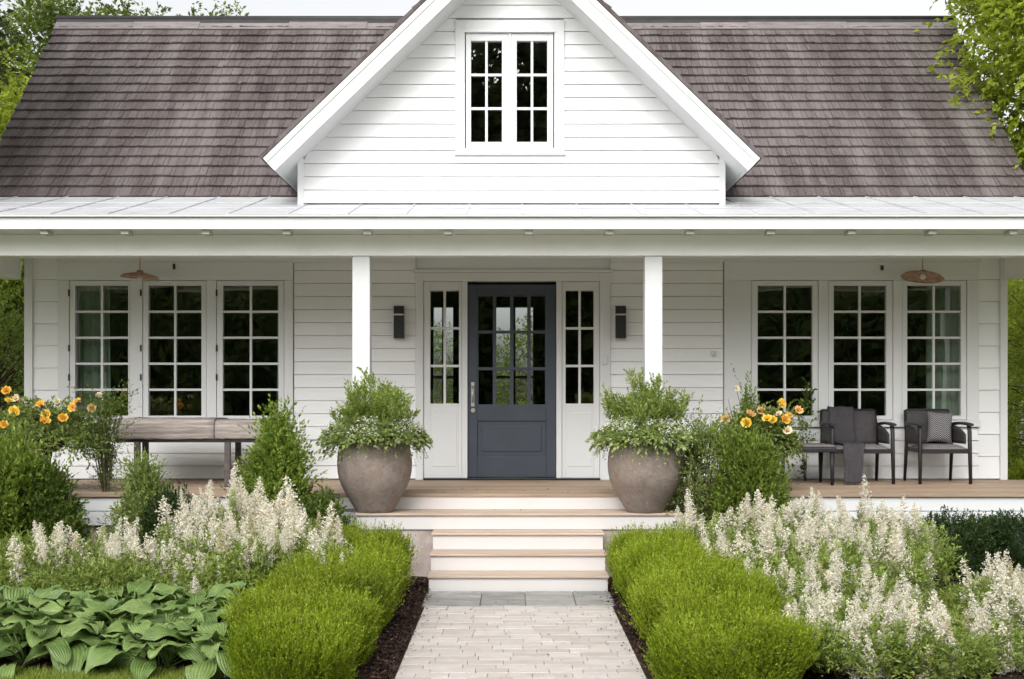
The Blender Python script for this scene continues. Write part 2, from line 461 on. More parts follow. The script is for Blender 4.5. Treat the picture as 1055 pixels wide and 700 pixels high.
def hosta_mat():
    m, n, l, b = new_mat('hosta_leaf')
    at = n.new('ShaderNodeAttribute'); at.attribute_name = 'rnd'
    c = ramp(n, l, at.outputs['Fac'], [(0, (0.070, 0.125, 0.028)), (0.5, (0.140, 0.220, 0.055)), (1, (0.235, 0.325, 0.10))])
    s = noise(n, l, 22, 5, 0.6)
    c = mixc(n, l, 1.0, c, ramp(n, l, s, [(0.3, (0.82,) * 3), (0.7, (1.15,) * 3)]), 'MULTIPLY')
    l.new(c, b.inputs['Base Color']); b.inputs['Roughness'].default_value = 0.36; b.inputs['Specular IOR Level'].default_value = 0.5
    t = n.new('ShaderNodeBsdfTranslucent'); l.new(c, t.inputs['Color'])
    mx = n.new('ShaderNodeMixShader'); mx.inputs[0].default_value = 0.22
    l.new(b.outputs[0], mx.inputs[1]); l.new(t.outputs[0], mx.inputs[2]); l.new(mx.outputs[0], n['Material Output'].inputs[0])
    return m
M['hosta'] = hosta_mat()

# ================================================================== GROUND
g = MB(); g.face([(-300, -120, 0), (300, -120, 0), (300, 400, 0), (-300, 400, 0)])
tag(g.build('lawn', M['lawn']), kind='structure')

g = MB(); g.face([(-40, -13, 0.012), (40, -13, 0.012), (40, 5.5, 0.012), (-40, 5.5, 0.012)])
tag(g.build('bounce_driveway', surf('bounce_gravel', (0.50, 0.475, 0.44), (0.66, 0.63, 0.59), 30, 0.9, 0.6, 0.02, None, 0.1, 120)), kind='structure')  # unseen pale drive, added and stretched houseward to bounce light into the porch
rng = random.Random(5)
PX0, PX1 = -0.68, 0.78
jb = MB(); jb.face([(PX0, 5.51, 0.006), (PX1, 5.51, 0.006), (PX1, 10.5, 0.006), (PX0, 10.5, 0.006)])
path = tag(jb.build('garden_path', M['joint']), kind='structure')
pv = MB(); y = 5.52; row = 0
while y < 9.75:
    d = 0.118; x = PX0 + 0.004
    first = True
    while x < PX1 - 0.02:
        wd = rng.uniform(0.19, 0.27)
        if first: wd = rng.uniform(0.08, 0.25); first = False
        x1 = min(x + wd, PX1 - 0.004)
        if PX1 - x1 < 0.1: x1 = PX1 - 0.004
        h = 0.020 + rng.uniform(-0.0025, 0.0025)
        pv.box(x + 0.001, x1 - 0.001, y + 0.0012, min(y + d - 0.0012, 9.78), 0.0, h, rng.random())
        x = x1
    y += d; row += 1
pv.build('paver', M['pavers'], path, 0.004)['kind'] = 'stuff'
sb = MB(); x = -0.705
while x < 0.80:
    x1 = min(x + rng.uniform(0.22, 0.5), 0.81)
    if 0.81 - x1 < 0.12: x1 = 0.81
    ys = 10.15 + rng.uniform(-0.08, 0.08)
    sb.box(x + 0.003, x1 - 0.003, 9.79, ys - 0.003, 0.0, 0.024 + rng.uniform(-0.002, 0.002), rng.random())
    sb.box(x + 0.003, x1 - 0.003, ys, 10.49, 0.0, 0.024 + rng.uniform(-0.002, 0.002), rng.random())
    x = x1
sb.build('stone_border', M['bluestone'], path, 0.004)

def bed(name, x0, x1, y0, y1, z=0.010):
    b = MB(); rr = random.Random(hash((round(x0, 2), round(y0, 2))) & 1023)
    nx, ny = max(2, int((x1 - x0) / 0.12)), max(2, int((y1 - y0) / 0.12))
    hs = [[rr.uniform(0, 0.025) for _ in range(ny + 1)] for _ in range(nx + 1)]
    b.grid(lambda u, v: (x0 + u * (x1 - x0), y0 + v * (y1 - y0), z + hs[round(u * nx)][round(v * ny)] * (0 if u in (0, 1) or v in (0, 1) else 1)), nx, ny)
    return tag(b.build(name, M['soil']), kind='structure')
bed('planting_bed', -6.3, PX0 - 0.005, 7.45, 11.8)
bed('planting_bed', PX1 + 0.005, 3.9, 5.6, 9.35)
bed('planting_bed', PX1 + 0.005, 2.75, 9.354, 10.9)
bed('planting_bed', PX1 + 0.005, 6.3, 10.904, 11.8)
bed('planting_bed', -1.75, PX0 - 0.005, 5.6, 7.446)
# bark chips
L_ = Leaves(3)
def chips(x0, x1, y0, y1, n):
    g = L_.g
    P = np.stack([g.uniform(x0, x1, n), g.uniform(y0, y1, n), g.uniform(0.02, 0.04, n)], 1)
    D = g.normal(size=(n, 3)); D[:, 2] *= 0.35
    L_.add(P, D, g.uniform(0.015, 0.045, n), g.uniform(0.008, 0.018, n), fold=0.3)
chips(-1.5, -0.69, 6.8, 11.2, 9000); chips(0.79, 1.6, 6.8, 11.2, 9000); chips(2.7, 5.6, 10.85, 11.5, 5000); chips(-4, -1.4, 7.5, 11.3, 9000); chips(1.4, 3.8, 6.8, 10.8, 9000)
tag(link('bark_mulch_chips', L_.mesh('bark_mulch_chips'), mat=M['chips']), 'dark brown shredded bark mulch spread over the planting beds beside the path', 'mulch', kind='stuff')
DZ_ = 0.74
L_ = Leaves(6); g = L_.g; n = 70
P = np.stack([g.uniform(-0.66, 0.76, n), g.uniform(6.5, 10.4, n), np.full(n, 0.030)], 1); D = g.normal(size=(n, 3)); D[:, 2] = 0.02
L_.add(P, D, g.uniform(0.008, 0.026, n), g.uniform(0.005, 0.011, n), fold=0.15, up=np.array([0, 0, 1.0]))
n = 160; sd_ = g.choice([-1, 1], n); off = np.abs(g.normal(0, 0.05, n))
P = np.stack([np.where(sd_ > 0, PX1 - off, PX0 + off), g.uniform(6.8, 10.3, n), np.full(n, 0.030)], 1); D = g.normal(size=(n, 3)); D[:, 2] = 0.05
L_.add(P, D, g.uniform(0.01, 0.03, n), g.uniform(0.006, 0.013, n), fold=0.2, up=np.array([0, 0, 1.0]))
n = 40
P = np.stack([g.uniform(-1.4, 1.5, n), g.uniform(11.45, 12.3, n), np.zeros(n)], 1); P[:, 2] = np.where(P[:, 1] > 11.74, DZ_ + 0.006, 0.598); D = g.normal(size=(n, 3)); D[:, 2] = 0.03
L_.add(P, D, g.uniform(0.01, 0.03, n), g.uniform(0.006, 0.013, n), fold=0.2, up=np.array([0, 0, 1.0]))
tag(link('fallen_leaves', L_.mesh('fallen_leaves'), mat=M['chips']), 'tiny dry leaf bits and seeds scattered over the cream path and porch steps', 'leaf litter', kind='stuff')
# grass blades
L_ = Leaves(4)
def blades(x0, x1, y0, y1, n):
    g = L_.g
    P = np.stack([g.uniform(x0, x1, n), g.uniform(y0, y1, n), np.zeros(n)], 1)
    D = np.stack([g.normal(0, 0.35, n), g.normal(0, 0.35, n), np.ones(n)], 1)
    L_.add(P, D, g.uniform(0.025, 0.06, n), g.uniform(0.003, 0.006, n), fold=0.1, up=np.array([0, -1.0, 0]), curl=0.2)
blades(-4.2, -1.75, 6.6, 7.5, 30000); blades(2.7, 5.2, 9.3, 10.9, 40000); blades(3.85, 5.4, 7.0, 9.4, 20000)
tag(link('mown_grass', L_.mesh('mown_grass'), mat=M['grass']), 'short mown green grass along the edges of the planting beds', 'grass', kind='stuff')

# ================================================================== HOUSE
WY, DZ = 13.68, 0.74
house = empty('farmhouse', (0, 0, 0), label='white clapboard farmhouse with brown shake roof, steep front gable and full-width porch', cat='house')
def wx(px): return X(px, WY)
def wz(py): return Z(py, WY)
XL, XR = wx(27), wx(1036)

win_px = [ # frame x0,x1  glass x0,x1  (photo), top/bottom shared
    (71.5, 134, 77.5, 132), (147, 213, 153, 207.5), (223, 293, 229.6, 286.8),
    (774, 843, 780.6, 837), (853, 920, 859, 913), (929, 996, 934.7, 990)]
FZ0, FZ1, GZ0, GZ1 = wz(433), wz(289), wz(428.5), wz(294.5)
def rects_minus(x0, x1, z0, z1, holes):
    out, x = [], x0
    for (a, b, c, d) in sorted(holes):
        out.append((x, a, z0, z1)); out.append((a, b, z0, c)); out.append((a, b, d, z1)); x = b
    out.append((x, x1, z0, z1))
    return [r for r in out if r[1] - r[0] > 1e-4 and r[3] - r[2] > 1e-4]

core = MB()
holes = [(wx(a) + 0.01, wx(b) - 0.01, FZ0 + 0.01, FZ1 - 0.01) for (a, b, _, _) in win_px]
holes.append((wx(436), wx(618), DZ - 0.02, wz(290)))
for r in rects_minus(XL, XR, 0.0, 3.74, holes): core.box(r[0], r[1], WY + 0.042, WY + 0.16, r[2], r[3])
# end walls and back wall (a back window pair lets daylight through the hall)
core.box(XL, XL + 0.14, WY + 0.161, 18.0, 0, 3.74); core.box(XR - 0.14, XR, WY + 0.161, 18.0, 0, 3.74)
bh = [(-0.24, 0.30, 1.05, 2.92), (-1.12, -0.84, 1.05, 2.92)]
for r in rects_minus(XL, XR, 0.0, 3.74, bh): core.box(r[0], r[1], 18.001, 18.14, r[2], r[3])
# triangular gable ends
for xx in (XL + 0.02, XR - 0.14):
    for x_ in (xx, xx + 0.12):
        core.face([(x_, WY, 3.74), (x_, 18.12, 3.74), (x_, 15.9, 6.25)])
core.build('wall', M['siding'], house)

def lap(mb, xa, xb, y, a, b, r):
    gp = 0.004
    mb.face([(xa[0], y - 0.019, a + gp), (xa[1], y - 0.019, a + gp), (xb[1], y - 0.006, b), (xb[0], y - 0.006, b)], r)
    mb.face([(xa[0], y + 0.018, a + gp), (xa[1], y + 0.018, a + gp), (xa[1], y - 0.019, a + gp), (xa[0], y - 0.019, a + gp)], r)
    mb.face([(xb[0], y - 0.006, b), (xb[1], y - 0.006, b), (xb[1], y + 0.018, b), (xb[0], y + 0.018, b)], r)
    mb.face([(xa[0], y + 0.018, a), (xa[1], y + 0.018, a), (xa[1], y + 0.018, a + gp), (xa[0], y + 0.018, a + gp)], r)
def siding(mb, z0, z1, y, xf, expo=0.14, rs=None):
    """lap boards: xf(z) -> (x0, x1)"""
    n = max(1, round((z1 - z0) / expo)); e = (z1 - z0) / n
    for i in range(n):
        a, b = z0 + i * e, z0 + (i + 1) * e
        xa, xb = xf(a), xf(b - 1e-4)
        if xa[1] - xa[0] < 0.01: continue
        r = rs.random() if rs else 0.5
        j = (rs.uniform(-0.0015, 0.0015) if rs else 0)
        if xa[1] - xa[0] > 0.8 and rs and rs.random() < 0.55:
            m = xa[0] + (xa[1] - xa[0]) * rs.uniform(0.25, 0.75)
            lap(mb, (xa[0], m - 0.001), (xb[0], m - 0.001), y + j, a, b, r); lap(mb, (m + 0.001, xa[1]), (m + 0.001, xb[1]), y - j, a, b, rs.random())
        else: lap(mb, xa, xb, y + j, a, b, r)
rs = random.Random(8)
for (a, b, e_, zt) in ((303, 428, 0.143, 3.15), (629, 745, 0.143, 3.15), (27.2, 60, 0.24, 3.15), (1008, 1035.8, 0.24, 3.15), (60, 303, 0.15, wz(441)), (745, 1008, 0.15, wz(441))):
    sd = MB()
    siding(sd, DZ + 0.01, zt, WY + 0.02, lambda z, a=a, b=b: (wx(a), wx(b)), e_, rs)
    sd.build('wall_siding', M['siding'], house)

# flat trim boards round the window groups, corner boards, base board
def board(mb, x0, x1, z0, z1, y0=WY - 0.012, y1=WY + 0.03): mb.box(x0, x1, y0, y1, z0, z1, rs.random())
for grp in (win_px[:3], win_px[3:]):
    tr = MB()
    lo, hi = (wx(60), wx(302)) if grp is win_px[:3] or grp[0][0] < 400 else (wx(746), wx(1008))
    board(tr, lo, hi, FZ1 + 0.001, wz(270))
    tr.box(lo - 0.02, hi + 0.02, WY - 0.02, WY + 0.03, wz(270) + 0.001, 3.15)
    xs = [lo] + [v for q in grp for v in (wx(q[0]), wx(q[1]))] + [hi]
    for k in range(0, len(xs), 2): board(tr, xs[k], xs[k + 1], FZ0, FZ1)
    tr.box(lo - 0.01, hi + 0.01, WY - 0.035, WY + 0.03, wz(440), FZ0 - 0.001)
    tr.build('window_trim', M['trim'], house, 0.003)
for (a, b, c, d, n_) in ((XL - 0.015, wx(34), DZ, 3.15, 'corner_board'), (wx(1030), XR + 0.015, DZ, 3.15, 'corner_board'), (wx(302), wx(428), 3.09, 3.15, 'frieze_board'), (wx(629), wx(745), 3.09, 3.15, 'frieze_board')):
    tr = MB(); tr.box(a, b, WY - 0.022, WY + 0.03, c, d); tr.build(n_, M['trim'], house, 0.003)

def window(parent, fx0, fx1, fz0, fz1, gx0, gx1, gz0, gz1, cols, rows, y, mw=0.024, mat=None, name='window', depth=0.075, glass_y=0.035):
    mat = mat or M['trim']
    f = MB()
    f.box(fx0, gx0, y, y + depth, fz0, fz1); f.box(gx1, fx1, y, y + depth, fz0, fz1)
    f.box(gx0, gx1, y, y + depth, fz0, gz0); f.box(gx0, gx1, y, y + depth, gz1, fz1)
    fo = f.build(name, mat, parent, 0.004)
    p = MB()
    # panes sit very slightly out of true, each its own way
    for i in range(cols):
        for j in range(rows):
            xa, xb = gx0 + (gx1 - gx0) * i / cols, gx0 + (gx1 - gx0) * (i + 1) / cols
            za, zb = gz0 + (gz1 - gz0) * j / rows, gz0 + (gz1 - gz0) * (j + 1) / rows
            t1, t2 = rs.uniform(-0.0012, 0.0012), rs.uniform(-0.0012, 0.0012)
            yy = y + glass_y
            p.face([(xa, yy - t1 - t2, za), (xb, yy + t1 - t2, za), (xb, yy + t1 + t2, zb), (xa, yy - t1 + t2, zb)])
    p.build('pane', M['glass'], fo)
    m = MB()
    for i in range(1, cols):
        xc = gx0 + (gx1 - gx0) * i / cols
        m.box(xc - mw / 2, xc + mw / 2, y + 0.012, y + 0.055, gz0, gz1)
    for j in range(1, rows):
        zc = gz0 + (gz1 - gz0) * j / rows
        m.box(gx0, gx1, y + 0.014, y + 0.053, zc - mw / 2, zc + mw / 2)
    m.build('muntin', mat, fo)
    return fo
for q in win_px:
    window(house, wx(q[0]) + 0.004, wx(q[1]) - 0.004, FZ0 + 0.004, FZ1 - 0.004, wx(q[2]), wx(q[3]), GZ0, GZ1, 2, 5, WY - 0.004)
# small dark hinges on the left window group
for px in (71.5, 145.5, 223.5):
    for py in (302, 359, 389):
        hg = MB(); hg.box(wx(px) - 0.008, wx(px) + 0.008, WY - 0.022, WY - 0.008, wz(py) - 0.035, wz(py) + 0.035)
        hg.build('window_hinge', M['black'], house)

# ---- door unit
du = MB()
dzt = wz(281)
board(du, wx(428), wx(436), DZ, dzt); board(du, wx(618), wx(629), DZ, dzt); board(du, wx(436), wx(618), wz(290), dzt)
du.box(wx(427) - 0.01, wx(630) + 0.01, WY - 0.035, WY + 0.03, dzt + 0.001, dzt + 0.03)
du.box(wx(476), wx(481.6), WY - 0.006, WY + 0.08, DZ, wz(290)); du.box(wx(573.2), wx(578.8), WY - 0.006, WY + 0.08, DZ, wz(290))
du.build('door_casing', M['trim'], house, 0.003)
for (a, b, c, d) in ((436.2, 475.8, 443.2, 472.8), (579, 617.8, 582.8, 611.8)):
    so = window(house, wx(a), wx(b), DZ + 0.02, wz(290.2), wx(c), wx(d), wz(416), wz(299.5), 2, 3, WY + 0.012, 0.026, name='sidelight')
    pn = MB(); pn.box(wx(c) + 0.02, wx(d) - 0.02, WY + 0.006, WY + 0.02, DZ + 0.14, wz(425))
    pn.build('sidelight_panel', M['trim'], so, 0.006)
th = MB(); th.box(wx(437), wx(618), WY - 0.09, WY + 0.1, DZ + 0.001, DZ + 0.022)
th.build('threshold', M['black'], house, 0.004)
# door slab
dx0, dx1, dz0, dz1 = wx(482), wx(572.8), DZ + 0.028, wz(293.2)
gx0, gx1, gz0, gz1 = wx(491.7), wx(562.8), wz(418), wz(304.2)
yd = WY + 0.022
ds = MB()
ds.box(dx0, gx0, yd, yd + 0.045, dz0, dz1); ds.box(gx1, dx1, yd, yd + 0.045, dz0, dz1); ds.box(gx0, gx1, yd, yd + 0.045, gz1, dz1)
px0, px1, pz0, pz1 = wx(492.8), wx(562.4), wz(470.5), wz(434)
ds.box(gx0, gx1, yd, yd + 0.045, pz1, gz0); ds.box(gx0, gx1, yd, yd + 0.045, dz0, pz0)
ds.box(gx0 + 0.0005, gx1 - 0.0005, yd + 0.016, yd + 0.04, pz0, pz1)
door = ds.build('front_door', M['doorpaint'], house, 0.004)
pn = MB(); pn.box(gx0 + 0.05, gx1 - 0.05, yd + 0.006, yd + 0.02, pz0 + 0.05, pz1 - 0.05)
pn.build('door_panel', M['doorpaint'], door, 0.008)
pg = MB(); pg.face([(gx0, yd + 0.02, gz0), (gx1, yd + 0.02, gz0), (gx1, yd + 0.02, gz1), (gx0, yd + 0.02, gz1)])
pg.build('pane', M['glass'], door)
mu = MB()
for i in (1, 2, 3):
    xc = gx0 + (gx1 - gx0) * i / 4; mu.box(xc - 0.019, xc + 0.019, yd + 0.006, yd + 0.038, gz0, gz1)
for j in (1, 2):
    zc = gz0 + (gz1 - gz0) * j / 3; mu.box(gx0, gx1, yd + 0.008, yd + 0.036, zc - 0.016, zc + 0.016)
for (a, b, c, d) in ((gx0, gx0 + 0.012, gz0, gz1), (gx1 - 0.012, gx1, gz0, gz1), (gx0 + 0.012, gx1 - 0.012, gz0, gz0 + 0.012), (gx0 + 0.012, gx1 - 0.012, gz1 - 0.012, gz1)):
    mu.box(a, b, yd + 0.007, yd + 0.037, c, d)
mu.build('muntin', M['doorpaint'], door)
hd = MB(); hx = wx(487)
hd.box(hx - 0.018, hx + 0.018, yd - 0.006, yd, wz(419), wz(394))
hd.tube([(hx, yd - 0.004, wz(397)), (hx, yd - 0.05, wz(398)), (hx, yd - 0.055, wz(405)), (hx, yd - 0.05, wz(413)), (hx, yd - 0.004, wz(414))], 0.009, 8)
hd.build('handle', M['steel'], door)
lk = MB(); lk.tube([(hx + 0.003, yd, wz(423)), (hx + 0.003, yd - 0.018, wz(423))], 0.024, 14); lk.box(hx, hx + 0.006, yd - 0.028, yd - 0.016, wz(424.8), wz(421.2))
lk.build('deadbolt', M['steel'], door)

# ---- porch
dk = MB(); y = 11.75
dk.box(-6.0, 6.0, 11.735, 11.87, DZ - 0.032, DZ, rs.random()); y = 11.874
while y < WY + 0.02:
    y1 = min(y + 0.136, WY + 0.03)
    xs = [-6.0, rs.uniform(-4, -1.5), rs.uniform(0, 2), rs.uniform(3, 5), 6.0]
    for a, b in zip(xs, xs[1:]): dk.box(a + 0.001, b - 0.001, y, y1 - 0.004, DZ - 0.03, DZ + rs.uniform(-0.0015, 0.0), rs.random())
    y = y1
deck = dk.build('porch_deck', M['deck'], house, 0.003)
fb = MB()
fb.box(-5.98, 5.98, 11.765, 11.79, 0.575, 0.706); fb.box(-5.98, 5.98, 11.772, 11.79, 0.44, 0.570)
fb.box(-5.98, -5.95, 11.80, WY, 0.44, 0.706); fb.box(5.95, 5.98, 11.80, WY, 0.44, 0.706)
fb.build('deck_fascia', M['trim'], deck, 0.003)
sk = MB(); sk.box(-5.9, 5.9, 11.83, 11.9, 0.0, 0.44); sk.box(-5.9, 5.9, 11.9, WY, 0.40, 0.69)
sk.build('deck_footing', M['stone'], deck)

st = MB()  # carcass of the steps
SX0, SX1, NX0, NX1 = X(366, 11.33), X(704, 11.33), -0.707, 0.812
st.box(SX0 + 0.03, SX1 - 0.03, 11.37, 11.76, 0.0, 0.445)
steps = st.build('staircase', M['stone'], house)
def tread(x0, x1, y0, y1, z):
    t = MB(); m = (x0 + x1) / 2 + rs.uniform(-0.3, 0.3); d = (y1 - y0 - 0.004) / 2
    t.box(x0, x1, y0, y0 + d, z - 0.021, z, rs.random()); t.box(x0, x1, y0 + d + 0.004, y1, z - 0.021, z, rs.random())
    t.build('tread', M['tread'], steps, 0.005)
def riser(x0, x1, y, z0, z1):
    t = MB(); t.box(x0, x1, y, y + 0.02, z0, z1); t.build('riser', M['riser'], steps, 0.002)
tread(SX0, SX1, 11.33, 11.764, 0.592)
riser(SX0 + 0.012, SX1 - 0.012, 11.350, 0.446, 0.5705)
riser(-6.0 + 4.4, 1.75, 11.745, 0.593, 0.7075)
for i, (yy, z) in enumerate(((11.07, 0.444), (10.79, 0.296), (10.51, 0.148))):
    tread(NX0, NX1, yy, 11.349 if i == 0 else yy + 0.299, z)
    riser(NX0 + 0.012, NX1 - 0.012, yy + 0.02, z - 0.148 + (0.0005 if z > 0.2 else 0.0), z - 0.0215)
for xx in (NX0 + 0.012, NX1 - 0.032):
    sw = MB()
    for (yy, z) in ((11.07, 0.444), (10.79, 0.296), (10.51, 0.148)): sw.box(xx, xx + 0.02, yy + 0.041, yy + 0.041 + (0.259 if z < 0.4 else 0.28), 0.0 if z < 0.2 else 0.0, z - 0.027)
    sw.build('side_board', M['riser'], steps)

for px in (372, 673.5):
    c = MB(); xc = X(px, 11.8); c.box(xc - 0.082, xc + 0.082, 11.80, 11.964, DZ, 2.956)
    c.build('column', M['trim'], house, 0.006)
for xc in (-5.42, 5.42):
    c = MB(); c.box(xc - 0.082, xc + 0.082, 11.80, 11.964, DZ, 2.956); c.build('column', M['trim'], house, 0.006)
bm_ = MB(); bm_.box(-5.9, 5.9, 11.78, 11.98, 2.957, 3.155)
for s in (-1, 1): bm_.box(s * 5.42 - 0.09, s * 5.42 + 0.09, 11.981, WY + 0.02, 2.91, 3.155)
bm_.build('porch_beam', M['beam'], house, 0.004)
# low corner brackets of the end beams
cl = MB(); cl.box(-6.25, 6.25, 11.44, WY + 0.02, 3.157, 3.175)
cl.build('porch_ceiling', M['beam'], house)
# porch roof, white metal
pr = MB()
def prz(y): return 3.285 + (y - 11.38) * 0.2356
pr.face([(-6.35, 11.38, prz(11.38)), (6.35, 11.38, prz(11.38)), (6.35, 13.5, prz(13.5)), (-6.35, 13.5, prz(13.5))])
for xx in (-6.35, 6.35):
    pr.face([(xx, 11.45, 3.177), (xx, 13.68, 3.177), (xx, 13.68, prz(13.5)), (xx, 11.45, prz(11.45) - 0.005)])
x = -6.3
while x < 6.3:                                     # low flat seams
    dx = 0.006
    a, b = 11.385, 13.45
    pr.face([(x - dx, a, prz(a) + 0.012), (x + dx, a, prz(a) + 0.012), (x + dx, b, prz(b) + 0.012), (x - dx, b, prz(b) + 0.012)])
    pr.face([(x - dx, a, prz(a)), (x + dx, a, prz(a)), (x + dx, a, prz(a) + 0.012), (x - dx, a, prz(a) + 0.012)])
    for s in (-1, 1): pr.face([(x + s * dx, a, prz(a)), (x + s * dx, b, prz(b)), (x + s * dx, b, prz(b) + 0.012), (x + s * dx, a, prz(a) + 0.012)])
    x += rs.uniform(0.5, 0.56)
for y in (11.98, 12.62, 13.2):                     # lapped cross joints
    pr.box(-6.34, 6.34, y, y + 0.02, prz(y) + 0.002, prz(y) + 0.009)
proof = pr.build('porch_roof', M['metalroof'], house)
fa = MB(); fa.box(-6.35, 6.35, 11.405, 11.435, 3.155, 3.262); fa.box(-6.36, 6.36, 11.372, 11.43, 3.264, 3.282)
fa.build('fascia', M['trim'], proof, 0.004)
for px in np.arange(57 - 95.3 * 1, 1080, 83.3):
    t = MB(); xc = X(px, 11.45); t.box(xc - 0.036, xc + 0.036, 11.455, 11.60, 3.116, 3.156)
    t.build('rafter_tail', M['tail'], proof, 0.004)

# ---- main roof
RX0, RX1, EY, EZ, RY, RZ = -5.72, 5.56, 13.40, 3.745, 15.90, 6.36
def shakes(mb, O, U, V, N, w_, h_, rows, rr, wmin=0.035, wmax=0.10, keep=None):
    e = h_ / rows; lift = 0.0
    for i in range(rows):
        x = -rr.uniform(0, 0.05)
        wob = [rr.uniform(-0.003, 0.003) for _ in range(60)]
        while x < w_:
            x1 = min(x + rr.uniform(wmin, wmax), w_)
            xa, xb = max(0, x) + 0.002, x1 - 0.002
            if xb - xa > 0.02 and (keep is None or keep((xa + xb) / 2, (i + .5) * e)):
                v0 = i * e + wob[int(x * 4) % 60] + rr.uniform(-0.003, 0.003); v1 = min((i + 1.25) * e, h_)
                t0 = 0.040 + rr.uniform(-0.004, 0.005); t1 = 0.006
                A = O + U * xa + V * v0; B = O + U * xb + V * v0; D = O + U * xa + V * v1; E_ = O + U * xb + V * v1
                r = rr.random() ** 1.2
                if rr.random() < 0.04: r = 1.0
                k = 0.0018 * rr.uniform(-1, 1)
                mb.face([A + N * (t0 + k), B + N * (t0 - k), E_ + N * t1, D + N * t1], r)
                mb.face([A, B, B + N * (t0 - k), A + N * (t0 + k)], r * 0.5)
                mb.face([A, A + N * (t0 + k), D + N * t1, D], r * 0.5); mb.face([B, E_, E_ + N * t1, B + N * (t0 - k)], r * 0.5)
            x = x1
rr = random.Random(11)
slope = Vector((0, RY - EY, RZ - EZ)); SL = slope.length; slope.normalize()
mr = MB()
shakes(mr, Vector((RX0, EY, EZ)), Vector((1, 0, 0)), slope, Vector((0, -slope.z, slope.y)), RX1 - RX0, SL, 20, rr)
bs = Vector((0, -slope.y, slope.z))
shakes(mr, Vector((RX0, 2 * RY - EY, EZ)), Vector((1, 0, 0)), bs, Vector((0, slope.z, slope.y)), RX1 - RX0, SL, 14, rr, 0.25, 0.5)
roof = mr.build('roof', M['shakes'], house)
ud = MB()
for k in (0, 1):
    oy = -0.004 if k == 0 else -0.06
    for s in (1, -1):
        f = lambda yy: RY + s * (yy - RY)
        n = Vector((0, -slope.z, slope.y)) * oy
        ud.face([(RX0, f(EY + n.y), EZ + n.z), (RX1, f(EY + n.y), EZ + n.z), (RX1, f(RY), RZ + oy * 1.3), (RX0, f(RY), RZ + oy * 1.3)])
ud.build('roof_deck', M['under'], roof)
# rake trim boards at the roof ends
for xx in (RX0 - 0.005, RX1 - 0.02):
    rk = MB()
    for s in (1, -1):
        f = lambda yy: RY + s * (yy - RY)
        p = [(f(EY), EZ - 0.14), (f(EY), EZ - 0.002), (f(RY), RZ - 0.002), (f(RY), RZ - 0.16)]
        for x_ in (xx, xx + 0.025): rk.face([(x_, a, b) for a, b in p])
        rk.face([(xx, p[0][0], p[0][1]), (xx + .025, p[0][0], p[0][1]), (xx + .025, p[1][0], p[1][1]), (xx, p[1][0], p[1][1])])
    rk.build('rake_board', M['dark'], roof)
rc = MB()
rc.tube([(RX0 - 0.02, RY, RZ + 0.035), (0, RY, RZ + 0.032), (RX1 + 0.02, RY, RZ + 0.036)], 0.045, 10)
for s in (1, -1):
    rc.face([(RX0, RY - s * 0.02, RZ + 0.055), (RX1, RY - s * 0.02, RZ + 0.055), (RX1, RY - s * 0.085, RZ - 0.035), (RX0, RY - s * 0.085, RZ - 0.035)])
rc.build('ridge_cap', M['dark'], roof)
rw = MB(); n_ = Vector((0, -slope.z, slope.y))
x = RX0
while x < RX1:
    x1 = min(x + rr.uniform(0.5, 1.3), RX1); h = rr.uniform(0.036, 0.042)
    A = Vector((x + .002, RY, RZ)) - slope * 0.22 + n_ * h; B = Vector((x1 - .002, RY, RZ)) - slope * 0.22 + n_ * h
    rw.face([A, B, B + slope * 0.16, A + slope * 0.16], rr.random()); rw.face([A - n_ * 0.03, B - n_ * 0.03, B, A], rr.random())
    x = x1
rw.build('ridge_board', surf('bleached_board', (0.15, 0.13, 0.127), (0.24, 0.215, 0.21), 8, 0.8, 0.4, 0.004, (0.6, 3, 3), 0.2, 40, 0.15), roof)

# ---- front gable
GY, GF, GC = 12.45, 12.0, -0.005
SLP = math.tan(R(44)); APZ = 6.20
def gtop(x): return APZ - SLP * abs(x - GC)
cs, sn = math.cos(R(44)), math.sin(R(44))
gz_bot = prz(GY) + 0.01
gw = MB()
GHW = 2.107
def gx(z):
    h = min(GHW - 0.05, (APZ - 0.2 - z) / SLP)
    return (GC - h, GC + h)
wc = dict(x0=X(469, GY), x1=X(581.5, GY), z0=Z(158, GY), z1=Z(21.5, GY))
n_c = 24
gsd = MB()
zs0 = gz_bot; e = 0.1302
i = 0
while zs0 + i * e < APZ - 0.3:
    a = zs0 + i * e; b = a + e
    xa, xb = gx(a), gx(b)
    spans = [(xa[0], xa[1], xb[0], xb[1])]
    if a < wc['z0'] < b: gsd.face([(wc['x0'] - 0.01, GY - 0.0185, a + 0.0045), (wc['x1'] + 0.01, GY - 0.0185, a + 0.0045), (wc['x1'] + 0.01, GY - 0.017, wc['z0'] + 0.02), (wc['x0'] - 0.01, GY - 0.017, wc['z0'] + 0.02)], 0.5)
    if b > wc['z0'] and a < wc['z1']: spans = [(xa[0], wc['x0'] + 0.01, xb[0], wc['x0'] + 0.01), (wc['x1'] - 0.01, xa[1], wc['x1'] - 0.01, xb[1])]
    for (p, q, u, v) in spans:
        r = rs.random()
        if q - p > 1.0 and rs.random() < 0.6:
            m = p + (q - p) * rs.uniform(0.3, 0.7)
            lap(gsd, (p, m - 0.001), (u, m - 0.001), GY, a, b, r); lap(gsd, (m + 0.001, q), (m + 0.001, v), GY, a, b, rs.random())
        else: lap(gsd, (p, q), (u, v), GY, a, b, r)
    i += 1
